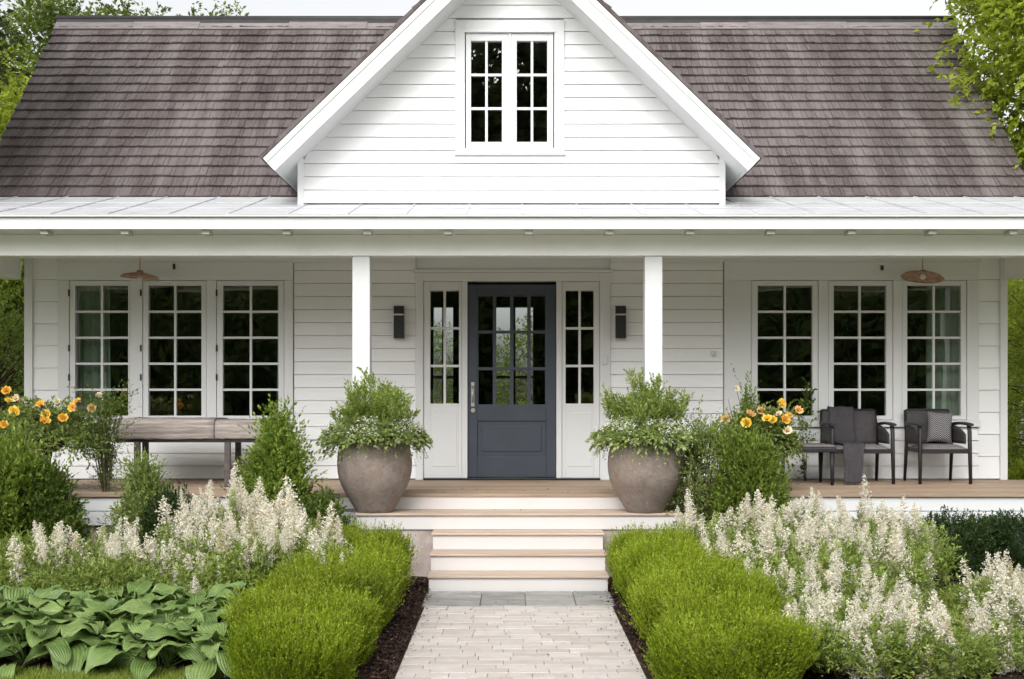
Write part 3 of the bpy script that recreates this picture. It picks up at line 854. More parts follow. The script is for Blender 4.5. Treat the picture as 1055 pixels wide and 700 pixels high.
# backing behind the boards
for (p, q, c, d) in rects_minus(GC - GHW + 0.03, GC + GHW - 0.03, gz_bot - 0.02, gtop(GHW) - 0.12, []): gsd.box(p, q, GY + 0.03, GY + 0.05, c, d)
zc_ = gtop(GHW) - 0.12
while zc_ < APZ - 0.25:
    h_ = min(GHW - 0.03, (APZ - 0.15 - zc_) / SLP)
    for (p, q) in ([(GC - h_, wc['x0'] + 0.06), (wc['x1'] - 0.06, GC + h_)] if zc_ + 0.1 > wc['z0'] + 0.04 and zc_ < wc['z1'] - 0.04 and h_ > wc['x1'] else [(GC - h_, GC + h_)]):
        gsd.box(p, q, GY + 0.03, GY + 0.05, zc_, zc_ + 0.1)
    zc_ += 0.1
# corner boards, side cheeks
gsd.box(GC - GHW, GC - GHW + 0.06, GY - 0.022, GY + 0.02, gz_bot - 0.02, gtop(GHW) - 0.1); gsd.box(GC + GHW - 0.06, GC + GHW, GY - 0.022, GY + 0.02, gz_bot - 0.02, gtop(GHW) - 0.1)
for s in (-1, 1):
    xx = GC + s * (GHW - 0.002)
    gsd.face([(xx, GY + 0.021, gz_bot - 0.02), (xx, 13.7, prz(13.5)), (xx, 13.7, gtop(GHW) - 0.1), (xx, GY + 0.021, gtop(GHW) - 0.1)])
gable = gsd.build('gable_wall', M['siding'], house)
gt = MB()
fx0, fx1, fz0, fz1 = X(479, GY), X(571, GY), Z(153.3, GY), Z(34.5, GY)
gt.box(wc['x0'], fx0, GY - 0.03, GY + 0.03, wc['z0'], wc['z1']); gt.box(fx1, wc['x1'], GY - 0.03, GY + 0.03, wc['z0'], wc['z1'])
gt.box(fx0, fx1, GY - 0.03, GY + 0.03, fz1, wc['z1']); gt.box(fx0, fx1, GY - 0.03, GY + 0.03, wc['z0'], fz0)
gt.box(wc['x0'] - 0.01, wc['x1'] + 0.01, GY - 0.05, GY + 0.02, wc['z0'] - 0.024, wc['z0'] - 0.0005)
gt.box(fx0 - 0.01, fx1 + 0.01, GY - 0.045, GY + 0.02, fz1 + 0.0005, fz1 + 0.018)
gt.build('gable_trim', M['trim'], house, 0.003)
for (a, b, c, d) in ((480, 523.6, 485.3, 517.1), (526.6, 570, 532.4, 563.8)):
    window(house, X(a, GY), X(b, GY), fz0 + 0.004, fz1 - 0.004, X(c, GY), X(d, GY), Z(146.6, GY), Z(42.6, GY), 2, 3, GY - 0.012, 0.024)
ml = MB(); ml.box(X(523.7, GY), X(526.5, GY), GY - 0.02, GY + 0.04, fz0, fz1); ml.build('window_mullion', M['trim'], house, 0.003)
# gable roof: two slabs with rake fascia and soffit, shakes on top
gr = MB(); gfa = MB(); gsf = MB()
for s in (-1, 1):
    U = Vector((0, 1, 0)); V = Vector((-s * cs, 0, sn)); N_ = Vector((s * sn, 0, cs))
    tip = Vector((GC + s * 2.37, GF, 0)); tip.z = gtop(tip.x)
    L = (APZ - tip.z) / sn
    W_ = 15.7 - GF
    O = tip + V * 0
    if s > 0: shakes(gr, O - U * 0.02, U, V, N_, W_, L, 18, rr, 0.12, 0.25)
    else: shakes(gr, O - U * 0.02, U, V, N_, W_, L, 18, rr, 0.12, 0.25)
    def P(a, b, c): return tip + U * a + V * b + N_ * c
    gr.face([P(-0.02, -0.015, -0.004), P(W_, -0.015, -0.004), P(W_, L, -0.004), P(-0.02, L, -0.004)], 0.1)
    gr.face([P(-0.022, -0.015, -0.004), P(-0.022, L, -0.004), P(-0.022, L, 0.03), P(-0.022, -0.015, 0.03)], 0.2)
    # rake fascia board (a prism) and eave board
    def prism(mb, a0, a1, b0, b1, c0, c1, r=0.5):
        q = [P(a, b, c) for (a, b, c) in ((a0, b0, c0), (a1, b0, c0), (a1, b1, c0), (a0, b1, c0), (a0, b0, c1), (a1, b0, c1), (a1, b1, c1), (a0, b1, c1))]
        for f in ((0,3,2,1),(4,5,6,7),(0,1,5,4),(1,2,6,5),(2,3,7,6),(3,0,4,7)): mb.face([q[k] for k in f], r)
    prism(gfa, -0.004, 0.03, 0.0, L - 0.03, -0.17, -0.008)
    prism(gfa, -0.014, -0.003, 0.002, L - 0.03, -0.06, -0.009)
    prism(gfa, 0.031, W_, 0.0, 0.03, -0.165, -0.008)
    prism(gsf, 0.032, W_, 0.031, L, -0.16, -0.14)
groof = gr.build('gable_roof', M['shakes'], house)
gfa.build('rake_fascia', M['trim'], groof, 0.003)
gsf.build('soffit', M['trim'], groof)

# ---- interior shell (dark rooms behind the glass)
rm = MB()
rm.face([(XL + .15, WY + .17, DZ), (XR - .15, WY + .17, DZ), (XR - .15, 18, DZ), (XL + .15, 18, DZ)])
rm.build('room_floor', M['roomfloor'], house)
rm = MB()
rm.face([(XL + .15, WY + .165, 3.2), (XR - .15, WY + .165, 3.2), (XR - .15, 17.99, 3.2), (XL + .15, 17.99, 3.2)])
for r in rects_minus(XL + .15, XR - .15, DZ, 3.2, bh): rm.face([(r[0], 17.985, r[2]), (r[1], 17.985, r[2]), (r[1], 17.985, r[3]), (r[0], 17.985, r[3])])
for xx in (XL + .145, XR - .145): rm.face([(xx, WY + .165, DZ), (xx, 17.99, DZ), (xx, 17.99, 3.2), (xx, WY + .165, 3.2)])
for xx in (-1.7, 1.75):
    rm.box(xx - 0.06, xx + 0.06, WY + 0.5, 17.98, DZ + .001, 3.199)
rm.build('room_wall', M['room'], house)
bw = MB()
for (a, b, c, d) in bh:
    bw.box(a, b, 18.03, 18.07, 1.9, 1.94); bw.box((a + b) / 2 - 0.02, (a + b) / 2 + 0.02, 18.025, 18.075, c, d)
bw.build('rear_window_bar', M['trim'], house)

# ================================================================== THINGS ON THE PORCH
def curtain(px0, px1, label, seed, y=WY + 0.22):
    r = random.Random(seed); x0, x1 = wx(px0), wx(px1); n = max(8, int((x1 - x0) / 0.012))
    ph = [r.uniform(0, 6.28) for _ in range(4)]
    c = MB()
    def f(u, v):
        x = x0 + u * (x1 - x0)
        d = 0.03 * math.sin(x * 62 + ph[0]) + 0.012 * math.sin(x * 131 + ph[1] + v * 1.5)
        return (x + 0.006 * math.sin(v * 5 + ph[2]), y + d * (0.75 + 0.4 * v), 2.95 - v * 2.15)
    c.grid(f, n, 8)
    tag(c.build('curtain', M['curtain']), label, 'curtain', 'curtains behind the porch windows')
curtain(74, 106, 'grey green curtain drawn half across the window nearest the yellow flowers over the dark urn', 1)
curtain(281, 300, 'narrow edge of grey green curtain behind the free end of the wooden bench', 2)
curtain(768, 785, 'thin strip of grey green curtain in the window behind the roses at the side table', 3)
curtain(962, 1003, 'grey green curtain hanging behind the window above the chair with the zigzag pillow', 4)

def sconce(px, label):
    o = empty('wall_sconce', (wx(px), WY - 0.02, wz(349)), 0, label, 'wall lamp', 'black wall lamps beside the door')
    b = MB(); b.box(-0.055, 0.055, -0.10, -0.001, 0, 0.245); b.box(-0.055, 0.055, -0.10, -0.001, 0.262, 0.345)
    b.build('lamp_body', M['black'], o, 0.004)
    b = MB(); b.box(-0.048, 0.048, -0.09, -0.002, 0.245, 0.262); b.build('lamp_band', M['steel'], o)
    b = MB(); b.box(-0.062, 0.062, -0.012, 0.012, -0.012, 0.357); b.build('backplate', M['trim'], o, 0.003)
sconce(411.8, 'black box wall sconce on white siding on the door-handle side of the front door')
sconce(638.8, 'black box wall sconce above the small doorbell, on the hinge side of the door')
def small(name, px, py, w_, h_, m, label, cat, y=WY - 0.022):
    b = MB(); b.box(-w_ / 2, w_ / 2, -0.02, 0.005, -h_ / 2, h_ / 2); b.box(-w_ / 4, w_ / 4, -0.026, -0.0195, -h_ / 4, h_ / 4)
    tag(b.build(name, m, bevel=0.004, loc=(wx(px), y, wz(py))), label, cat)
small('doorbell', 623.5, 371, 0.045, 0.09, M['trim'], 'small pale doorbell plate on the white door casing', 'doorbell')
small('wall_outlet', 735, 364.5, 0.045, 0.055, M['steel'], 'small grey outlet box on the siding beside the roses window', 'outlet', WY - 0.01)
small('motion_sensor', 180, 275, 0.022, 0.06, M['black'], 'tiny black sensor on white trim above the three windows by the bench', 'sensor')
small('motion_sensor', 908, 276.5, 0.03, 0.05, M['black'], 'tiny black sensor on white trim above the dark armchairs', 'sensor')

def pendant(px, py, tilt, label, rad):
    Y_ = 13.2; zc = Z(py, Y_)
    o = empty('pendant_lamp', (X(px, Y_), Y_, zc), 0, label, 'pendant lamp', 'copper pendant lamps under the porch ceiling')
    b = MB()
    prof = [(0.02, 0.07), (0.03, 0.065), (0.035, 0.045), (rad * 0.45, 0.034), (rad * 0.85, 0.014), (rad, -0.012), (rad * 0.98, -0.020), (rad * 0.8, 0.0), (0.03, 0.022), (0.0, 0.022)]
    b.lathe(prof, 32)
    s = b.build('lamp_shade', M['copper'], o); s.rotation_euler = tilt
    b = MB(); b.tube([(0, 0, 0.08), (0.004, 0, 3.155 - zc)], 0.006, 8); b.lathe([(0.0, 3.157 - zc), (0.05, 3.155 - zc), (0.045, 3.135 - zc), (0.0, 3.13 - zc)], 16)
    b.build('rod', M['copper'], o)
    b = MB(); b.lathe([(0.0, -0.035), (0.028, -0.02), (0.035, 0.0), (0.02, 0.03)], 14); b.build('bulb', M['trim'], o)
pendant(144, 285, (R(2), R(4), 0), 'flat rusty copper pendant lamp above the weathered bench', 0.20)
pendant(950.5, 285, (R(-7), R(8), 0), 'tilted copper pendant lamp above the armchair with the zigzag pillow', 0.22)

# ---- bench table
o = empty('bench_table', (X(200, 12.85), 12.85, DZ), 0, 'long weathered grey wood table with thick rounded top standing under the windows', 'table')
def slab(x0, x1, y0, y1, z0, z1, seed):
    r = random.Random(seed); b = MB(); n = 14
    sec = []
    for (a, c) in ((0.0, 0.10), (0.012, 0.02), (0.05, 0.0), (0.95, 0.0), (0.99, 0.03), (1.0, 0.10), (1.0, 0.90), (0.99, 0.97), (0.95, 1.0), (0.6, 0.99), (0.3, 1.0), (0.10, 0.985), (0.045, 0.93), (0.012, 0.78)):
        sec.append((y0 + a * (y1 - y0), z0 + c * (z1 - z0)))
    jit = [[r.uniform(-0.004, 0.004) for _ in range(len(sec))] for _ in range(n + 1)]
    base = len(b.v)
    for i in range(n + 1):
        for k, (a, c) in enumerate(sec): b.v.append((x0 + (x1 - x0) * i / n, a + jit[i][k], c + jit[i][k]))
    m = len(sec)
    for i in range(n):
        for k in range(m):
            p = base + i * m + k; q = base + i * m + (k + 1) % m
            b.f.append([p, q, q + m, p + m]); b.r.append(0.5); b.s.append(True)
    b.f.append([base + k for k in range(m)][::-1]); b.r.append(.5); b.s.append(False)
    b.f.append([base + n * m + k for k in range(m)]); b.r.append(.5); b.s.append(False)
    return b
bx = lambda px, Y_: X(px, Y_) - o.location.x
slab(bx(118, 12.6), bx(221.5, 12.6), -0.30, 0.32, 0.475, 0.685, 1).build('top_slab', M['oldwood'], o)
slab(bx(222.2, 12.6), bx(276, 12.6), -0.30, 0.32, 0.477, 0.672, 2).build('top_slab', M['oldwood'], o)
b = MB(); b.box(bx(120, 12.6), bx(275, 12.6), -0.27, -0.23, 0.445, 0.482); b.box(bx(120, 12.6), bx(275, 12.6), 0.22, 0.26, 0.445, 0.482)
b.build('apron', M['charcoal'], o)
legm = surf('rusty_leg', (0.055, 0.045, 0.042), (0.11, 0.09, 0.085), 20, 0.7, 0.3)
for (px, yy) in ((141.5, -0.25), (234.5, -0.25), (150, 0.24), (245.5, 0.24)):
    b = MB(); xc = X(px, 12.85 + yy) - o.location.x; b.box(xc - 0.028, xc + 0.028, yy - 0.028, yy + 0.028, 0, 0.446); b.build('leg', legm, o, 0.004)

# ---- armchairs
def armchair(xc, wd, label, dp=0.56):
    yf = 12.98
    o = empty('armchair', (xc, yf, DZ), 0, label, 'armchair', 'dark armchairs on the porch')
    h = wd / 2
    for s in (-1, 1):
        b = MB()     # front leg runs up into the arm, which curves back to the back post
        b.tube([(s * (h + 0.005), 0.02, 0.0), (s * (h + 0.002), 0.03, 0.3), (s * h, 0.035, 0.545), (s * h, 0.06, 0.60)], [0.017, 0.021, 0.023, 0.023], 8)
        b.build('front_leg', M['charcoal'], o)
        b = MB()
        n = 7
        arm = [(s * h, 0.0 + 0.50 * t, 0.612 + 0.012 * math.sin(t * 3.1)) for t in [k / n for k in range(n + 1)]]
        def af(u, v, arm=arm, s=s):
            p = Vector(arm[min(int(u * n + 0.5), n)]); a = v * 2 * math.pi
            ww = 0.034 - 0.008 * u
            return p + Vector((math.cos(a) * ww, 0, math.sin(a) * 0.017))
        b.grid(af, n, 10); b.face([af(0, k / 10) for k in range(10)]); b.face([af(1, k / 10) for k in range(10)])
        b.build('arm', M['charcoal'], o)
        b = MB(); b.tube([(s * (h - 0.01), dp + 0.02, 0.0), (s * (h - 0.012), dp - 0.03, 0.36), (s * (h - 0.02), dp + 0.01, 0.62), (s * (h - 0.025), dp + 0.05, 0.755)], [0.016, 0.021, 0.020, 0.017], 8)
        b.build('back_leg', M['charcoal'], o)
        b = MB()     # woven side panel
        b.grid(lambda u, v, s=s: (s * (h - 0.012), 0.12 + u * (dp - 0.16), 0.41 + v * (0.19 - 0.09 * (1 - u) ** 2)), 8, 4)
        b.build('side_panel', M['fabric'], o, solid=0.014)
    b = MB(); b.box(-h + 0.01, h - 0.01, 0.0, 0.035, 0.315, 0.365); b.box(-h + 0.01, h - 0.01, dp - 0.07, dp - 0.03, 0.315, 0.365)
    for s in (-1, 1): b.box(s * (h - 0.028) - 0.016, s * (h - 0.028) + 0.016, 0.036, dp - 0.071, 0.318, 0.362)
    b.build('seat_frame', M['charcoal'], o, 0.006)
    b = MB(); b.grid(lambda u, v: (-h + 0.02 + u * (2 * h - 0.04), -0.01 + v * (dp - 0.05), 0.36 + 0.045 * (1 - abs(2 * u - 1) ** 6) * (1 - abs(2 * v - 1) ** 6)), 20, 16)
    b.grid(lambda u, v: (-h + 0.02 + v * (2 * h - 0.04), -0.01 + u * (dp - 0.05), 0.36), 1, 1)
    b.build('seat', M['seat'], o)
    b = MB()
    def bf(u, v):
        x = -h + 0.03 + u * (2 * h - 0.06)
        return (x, dp - 0.055 + 0.09 * v + 0.02 * math.sin(math.pi * u), 0.40 + v * 0.345)
    b.grid(bf, 10, 8); b.build('backrest', M['fabric'], o, solid=0.022)
    b = MB(); b.tube([(-h + 0.03, dp + 0.042, 0.752), (0, dp + 0.062, 0.756), (h - 0.03, dp + 0.042, 0.752)], 0.017, 8)
    b.build('top_rail', M['charcoal'], o)
    return o
ch1 = armchair(3.615, 0.62, 'charcoal armchair with a grey throw draped over its back and seat')
ch2 = armchair(4.465, 0.51, 'narrower charcoal armchair holding a zigzag patterned pillow, nearest the house corner')
# throw blanket: over the back, down the backrest, over the seat and down to the floor
def throw():
    prof = [(13.56, 1.28), (13.60, 1.45), (13.615, 1.512), (13.59, 1.527), (13.55, 1.51), (13.52, 1.40), (13.49, 1.27), (13.44, 1.165), (13.30, 1.157), (13.10, 1.157), (12.985, 1.152), (12.945, 1.13), (12.925, 1.06), (12.915, 0.95), (12.905, 0.84), (12.90, 0.755)]
    b = MB(); n = len(prof) - 1
    def f(u, v):
        k = min(int(u * n), n - 1); t = u * n - k
        y_ = prof[k][0] * (1 - t) + prof[k + 1][0] * t; z_ = prof[k][1] * (1 - t) + prof[k + 1][1] * t
        w0, w1 = (3.40, 3.66) if u < 0.5 else (3.405 - 0.03 * (u - .5), 3.66 - 0.10 * (u - .5) * 2)
        x_ = w0 + v * (w1 - w0)
        wv = 0.010 * math.sin(v * 17 + u * 4) * (1 if u > 0.62 else 0.45)
        return (x_ + 0.004 * math.sin(u * 30), y_ - abs(wv) - 0.008, z_ + (0.004 * math.sin(v * 11 + u * 9) if u > .05 else 0) + 0.004)
    b.grid(f, 60, 18)
    tag(b.build('throw_blanket', M['throw'], solid=0.008), 'charcoal grey throw blanket hanging from the chair back to the floor', 'blanket')
throw()
b = MB()
def pil(s):
    def f(u, v):
        a, c = 2 * u - 1, 2 * v - 1
        k = (1 - a ** 4) * (1 - c ** 4)
        pin = 1 - 0.07 * (1 - abs(a) ** 2) * abs(c) ** 3
        return (0.13 * a * (1 - 0.07 * (1 - c * c) * abs(a) ** 3), s * 0.055 * max(k, 0) ** 0.6, 0.165 * c * pin)
    return f
b.grid(pil(-1), 18, 18); b.grid(pil(1), 18, 18)
pl = tag(b.build('pillow', M['zig']), 'square black and white zigzag pillow leaning on the chair back', 'pillow')
pl.location = (4.545, 13.41, 1.315); pl.rotation_euler = (R(-12), R(4), R(-6))

# ---- low side table
o = empty('side_table', (3.02, 13.05, DZ), 0, 'low dark side table with grey top standing beside the chair with the throw', 'side table')
b = MB(); b.box(-0.31, 0.27, -0.28, 0.28, 0.335, 0.385); b.build('table_frame', M['charcoal'], o, 0.012)
b = MB(); b.box(-0.295, 0.255, -0.265, 0.265, 0.3855, 0.412); b.build('table_top', M['seat'], o, 0.01)
for (xx, yy) in ((-0.27, -0.24), (0.23, -0.24), (-0.27, 0.24), (0.23, 0.24)):
    b = MB(); b.tube([(xx, yy, 0), (xx * 0.99, yy, 0.336)], [0.016, 0.022], 8); b.build('leg', M['charcoal'], o)
b = MB(); b.lathe([(0.0, 0.0), (0.045, 0.0), (0.056, 0.095), (0.05, 0.095), (0.044, 0.085), (0.0, 0.085)], 24)
tag(b.build('flower_pot', M['pink'], loc=(2.80, 12.90, DZ + 0.4125)), 'small pink clay pot on the low side table', 'flower pot')

# ================================================================== PLANTS
def lumps(P, seed, f=4.0):
    g = np.random.default_rng(seed); out = np.zeros(len(P))
    for k in range(4):
        w_ = g.normal(size=3) * f * (1 + 0.6 * k); out += np.sin(P @ w_ + g.uniform(0, 6.28)) / (1 + 0.6 * k)
    return out / 2.4

def shrub_mesh(name, prof, H, n, k, L, W, sl, up=0.6, out=0.6, seed=0, lump=0.1, inner=0.35, spread=0.9, sx=1.0, sy=1.0, core=0.62, jit=0.35, clump=0.5, lf=4.0):
    """prof: radius at relative height t"""
    A = Leaves(seed); g = A.g
    ts = np.linspace(0, 1, 60); rs_ = np.array([prof(t) for t in ts]); wgt = rs_ + 0.02; wgt /= wgt.sum()
    t = np.clip(g.choice(ts, n, p=wgt) + g.uniform(-0.01, 0.01, n), 0, 1)
    th = g.uniform(0, 2 * np.pi, n)
    r = np.array([prof(x) for x in t]); dr = np.array([(prof(min(x + 0.02, 1)) - prof(max(x - 0.02, 0))) / (0.04 * H) for x in t])
    shell = 1 - inner * g.random(n) ** 2.2
    nr = unit(np.stack([np.cos(th), np.sin(th), -np.clip(dr, -4, 4)], 1))
    P = np.stack([np.cos(th) * r * sx, np.sin(th) * r * sy, t * H], 1)
    lm = lumps(P, seed + 7, lf)
    P[:, :2] *= (shell * (1 + lump * lm))[:, None]; P[:, 2] *= (1 + 0.5 * lump * lm)
    top = t > 0.85
    P[:, 2] -= (1 - shell) * H * 0.25 * top
    P -= nr * sl * 0.7
    P[:, 2] = np.maximum(P[:, 2], 0.015)
    D = nr * out + np.array([0, 0, up]) + g.normal(size=(n, 3)) * jit
    A.sprigs(P, D, sl * g.uniform(0.55, 1.6, n) * (1 + 0.35 * lumps(P, seed + 9, 9)), k, L, W, spread, clump, patch=lumps(P, seed + 8, 5))
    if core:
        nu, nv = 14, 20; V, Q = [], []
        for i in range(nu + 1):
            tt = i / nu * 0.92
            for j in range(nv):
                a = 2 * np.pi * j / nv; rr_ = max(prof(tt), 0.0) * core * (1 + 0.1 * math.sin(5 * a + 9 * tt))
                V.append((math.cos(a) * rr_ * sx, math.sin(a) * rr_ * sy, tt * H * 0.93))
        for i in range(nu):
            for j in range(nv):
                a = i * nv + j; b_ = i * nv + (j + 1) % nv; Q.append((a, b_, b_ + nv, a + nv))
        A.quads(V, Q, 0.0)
    return A.mesh(name)

def stems_mesh(name, H, rad, n, seed, r0=0.006):
    r = random.Random(seed); b = MB()
    for _ in range(n):
        a = r.uniform(0, 6.28); q = rad * r.uniform(0.3, 1.0); h = H * r.uniform(0.5, 0.95)
        b.tube([(0.15 * q * math.cos(a), 0.15 * q * math.sin(a), 0), (0.5 * q * math.cos(a), 0.5 * q * math.sin(a), h * 0.5), (q * math.cos(a), q * math.sin(a), h)], [r0, r0 * 0.75, r0 * 0.35], 5, cap=False)
    return b.mesh(name)

def plant(name, loc, label, cat, parts, rz=0.0, sc=(1, 1, 1), group=None):
    o = empty(name, loc, rz, label, cat, group); o.scale = sc
    for (pn_, me, mt) in parts:
        if not me.materials: me.materials.append(mt)
        c = link(pn_, me, o)
        if me.materials[0] is not mt:
            c.material_slots[0].link = 'OBJECT'; c.material_slots[0].material = mt
    return o

def dome(R0, p=2.6): return lambda t: R0 * max(0.0, 1 - abs(2 * max(t, 0.42) - 0.84) ** p * (1 / (1.16 ** p))) ** (1 / p) * (0.86 + 0.14 * min(1, t / 0.42))

# ---- boxwood mounds beside the path
bxm = [shrub_mesh('box_foliage', dome(0.37), 0.50, 3800, 16, 0.019, 0.0060, 0.105, 1.25, 0.36, s, 0.21, 0.32, 0.5, core=0.70, jit=0.22, clump=0.7, lf=7) for s in (21, 22)]
bst = stems_mesh('box_stem', 0.3, 0.25, 14, 3)
BG = 'clipped box mounds edging the path'
for i, (px, Y_, sx, sy, sz, lab) in enumerate((
    (371, 10.3, 1.25, 1.1, 1.08, 'yellow green box mound touching the steps on the bench side of the path'),
    (361, 9.7, 1.15, 1.3, 1.02, 'yellow green box mound second from the steps on the bench side'),
    (347, 9.05, 1.25, 1.3, 0.98, 'yellow green box mound third from the steps on the bench side'),
    (333, 8.4, 1.15, 1.4, 0.94, 'wide yellow green box mound between the path and the hostas'),
    (318, 7.75, 1.08, 1.4, 0.86, 'yellow green box mound touching the lowest hosta'),
    (303, 7.05, 1.05, 1.4, 0.82, 'yellow green box mound cut by the photo edge on the hosta side'),
    (678, 10.25, 1.18, 1.1, 1.06, 'yellow green box mound touching the steps on the armchair side of the path'),
    (693, 9.6, 1.12, 1.3, 1.03, 'yellow green box mound second from the steps on the armchair side'),
    (709, 8.95, 1.12, 1.3, 0.96, 'yellow green box mound third from the steps on the armchair side'),
    (726, 8.3, 1.05, 1.4, 0.95, 'wide yellow green box mound between the path and the cream plumes'),
    (744, 7.65, 1.02, 1.4, 0.87, 'yellow green box mound near the photo edge below the cream plumes'),
    (758, 7.0, 0.98, 1.4, 0.83, 'yellow green box mound cut by the photo edge on the armchair side'))):
    plant('box_shrub', (X(px, Y_), Y_, 0.0), lab, 'shrub', [('foliage', bxm[i % 2], M['box']), ('stem', bst, M['twig'])], i * 1.9, (sx, sy, sz), BG)

# ---- dark clipped hedge under the deck edge
dkm = shrub_mesh('hedge_foliage', dome(0.40, 3.2), 0.55, 2400, 12, 0.022, 0.011, 0.07, 0.5, 0.6, 31, 0.12, 0.3, core=0.8)
for i, (xx, lab) in enumerate(((3.95, 'dark green clipped shrub below the deck, beside the cream plumes'), (4.60, 'dark green clipped shrub below the deck, under the chair with the zigzag pillow'), (5.25, 'dark green clipped shrub below the deck, farthest out past the house corner'))):
    plant('dark_shrub', (xx, 11.3, 0), lab, 'shrub', [('foliage', dkm, M['boxdark']), ('stem', bst, M['twig'])], i * 2.3, (1.0, 0.8, 1.04), 'dark shrubs below the deck')

# ---- upright shrubs in front of the deck
def conep(R0, pw=0.8, base=0.55): return lambda t: R0 * (base + (1 - base) * min(1, t / 0.3)) * max(0.0, 1 - max(0, (t - 0.12) / 0.88) ** (1 / pw)) ** 0.55
cm1 = shrub_mesh('cone_foliage', conep(0.40, 0.5), 1.42, 2600, 12, 0.040, 0.020, 0.15, 0.8, 0.6, 41, 0.34, 0.5, core=0.45, lf=6, jit=0.45)
cm2 = shrub_mesh('cone_foliage', conep(0.42, 0.55), 1.22, 2600, 12, 0.036, 0.017, 0.15, 0.9, 0.6, 42, 0.34, 0.5, core=0.45, lf=6, jit=0.45)
cst = stems_mesh('shrub_stem', 1.0, 0.25, 14, 5, 0.009)
plant('upright_shrub', (X(287, 11.1), 11.1, 0), 'tall bright green cone shaped shrub beside the free end of the wooden bench', 'shrub', [('foliage', cm1, M['cone']), ('stem', cst, M['twig'])], 0.4, (0.95, 0.85, 1.02))
plant('upright_shrub', (X(774, 11.2), 11.25, 0), 'bright green cone shaped shrub below the yellow roses, behind the cream plumes', 'shrub', [('foliage', cm2, M['cone']), ('stem', cst, M['twig'])], 1.4, (1.05, 0.85, 1.08))
dm = shrub_mesh('round_foliage', dome(0.33, 2.2), 0.78, 1900, 12, 0.038, 0.021, 0.12, 0.6, 0.6, 43, 0.30, 0.4, core=0.6, jit=0.45)
plant('round_shrub', (X(322, 10.9), 10.9, 0), 'low mid green shrub between the cone shaped shrub and the porch steps', 'shrub', [('foliage', dm, M['shrubdark']), ('stem', cst, M['twig'])], 0.3, (0.82, 0.8, 0.92))
lm_ = shrub_mesh('loose_foliage', conep(0.36, 1.0), 1.02, 1500, 12, 0.034, 0.014, 0.15, 0.9, 0.5, 44, 0.3, 0.6, core=0.35, jit=0.4)
plant('loose_shrub', (X(147, 11.05), 11.1, 0), 'loose pale green shrub in front of the bench leg', 'shrub', [('foliage', lm_, M['soft']), ('stem', cst, M['twig'])], 0, (1.05, 0.85, 1.0))
dm2 = shrub_mesh('dark_foliage', conep(0.36, 0.7, 0.8), 1.12, 2400, 12, 0.038, 0.018, 0.14, 0.8, 0.6, 45, 0.30, 0.45, core=0.55, jit=0.45)
plant('dark_shrub', (X(53, 10.95), 10.95, 0), 'dark green bushy shrub below the dark urn of yellow flowers', 'shrub', [('foliage', dm2, M['shrubdark']), ('stem', cst, M['twig'])], 0, (0.98, 0.85, 0.92))
plant('round_shrub', (X(2, 10.9), 10.9, 0), 'mid green shrub at the far end of the bed beside the dark bushy shrub', 'shrub', [('foliage', dm, M['cone']), ('stem', cst, M['twig'])], 1.0, (1.1, 1.0, 1.5))
plant('round_shrub', (X(180, 10.75), 10.75, 0), 'dark low shrub in the gap between the two clumps of cream plumes', 'shrub', [('foliage', dm, M['boxdark']), ('stem', cst, M['twig'])], 2.0, (0.85, 0.8, 0.95))
wsm = shrub_mesh('wispy_foliage', lambda t: 0.12 + 0.14 * t, 0.86, 420, 13, 0.028, 0.011, 0.16, 0.7, 0.5, 46, 0.4, 0.9, core=0, jit=0.6)
wst = stems_mesh('wispy_stem', 0.9, 0.22, 22, 6, 0.006)
plant('slender_shrub', (X(109, 11.95), 11.95, DZ), 'slender twiggy shrub on the deck in front of one end of the bench', 'shrub', [('foliage', wsm, M['shrubdark']), ('stem', wst, M['twig'])], 0.5)
ws2 = shrub_mesh('airy_foliage', lambda t: 0.16 + 0.17 * math.sin(math.pi * min(1, t * 0.9)), 1.48, 1100, 12, 0.034, 0.015, 0.16, 0.5, 0.7, 47, 0.35, 0.8, core=0.0, jit=0.6)
plant('airy_shrub', (X(722, 11.5), 11.5, 0), 'tall airy pale green shrub between the big clay pot and the yellow roses', 'shrub', [('foliage', ws2, M['soft']), ('stem', stems_mesh('airy_stem', 1.4, 0.25, 24, 8, 0.007), M['twig'])], 0.2, (1.0, 0.8, 1.0))

# ---- urns with roses
def bloom_mesh(seed):
    A = Leaves(seed); g = A.g
    for ring, (n, tl, L) in enumerate(((4, 0.95, 0.028), (6, 0.65, 0.036), (8, 0.3, 0.042))):
        a = np.arange(n) * 2 * np.pi / n + ring * 0.5 + g.normal(size=n) * 0.1
        D = np.stack([np.cos(a) * (1 - tl), np.sin(a) * (1 - tl), np.full(n, tl)], 1)
        P = np.stack([np.cos(a) * 0.004 * (ring + 1), np.sin(a) * 0.004 * (ring + 1), np.full(n, 0.0)], 1)
        A.add(P, D, L, L * 1.0, None, fold=-0.1, up=np.array([0, 0, 1.0]), curl=-0.15, wide=0.62)
    return A.mesh('bloom')
blooms = [[bloom_mesh(60 + k) for _ in (0,)][0] for k in range(4)]
for k, me in enumerate(blooms): me.materials.append(ROSE[k])
def urn(xx, yy, zr, label):
    o = empty('urn_planter', (xx, yy, DZ), 0, label, 'planter', 'dark urn planters on the deck')
    h = zr - DZ
    b = MB(); b.lathe([(0.0, h - 0.17), (0.10, h - 0.16), (0.19, h - 0.10), (0.225, h - 0.03), (0.24, h), (0.225, h), (0.20, h - 0.05), (0.0, h - 0.05)], 32); b.build('bowl', M['charcoal'], o)
    b = MB(); b.lathe([(0.0, 0), (0.14, 0), (0.14, 0.03), (0.05, 0.06), (0.04, h * 0.4), (0.06, h - 0.17), (0.10, h - 0.155)], 24); b.build('pedestal', M['charcoal'], o)
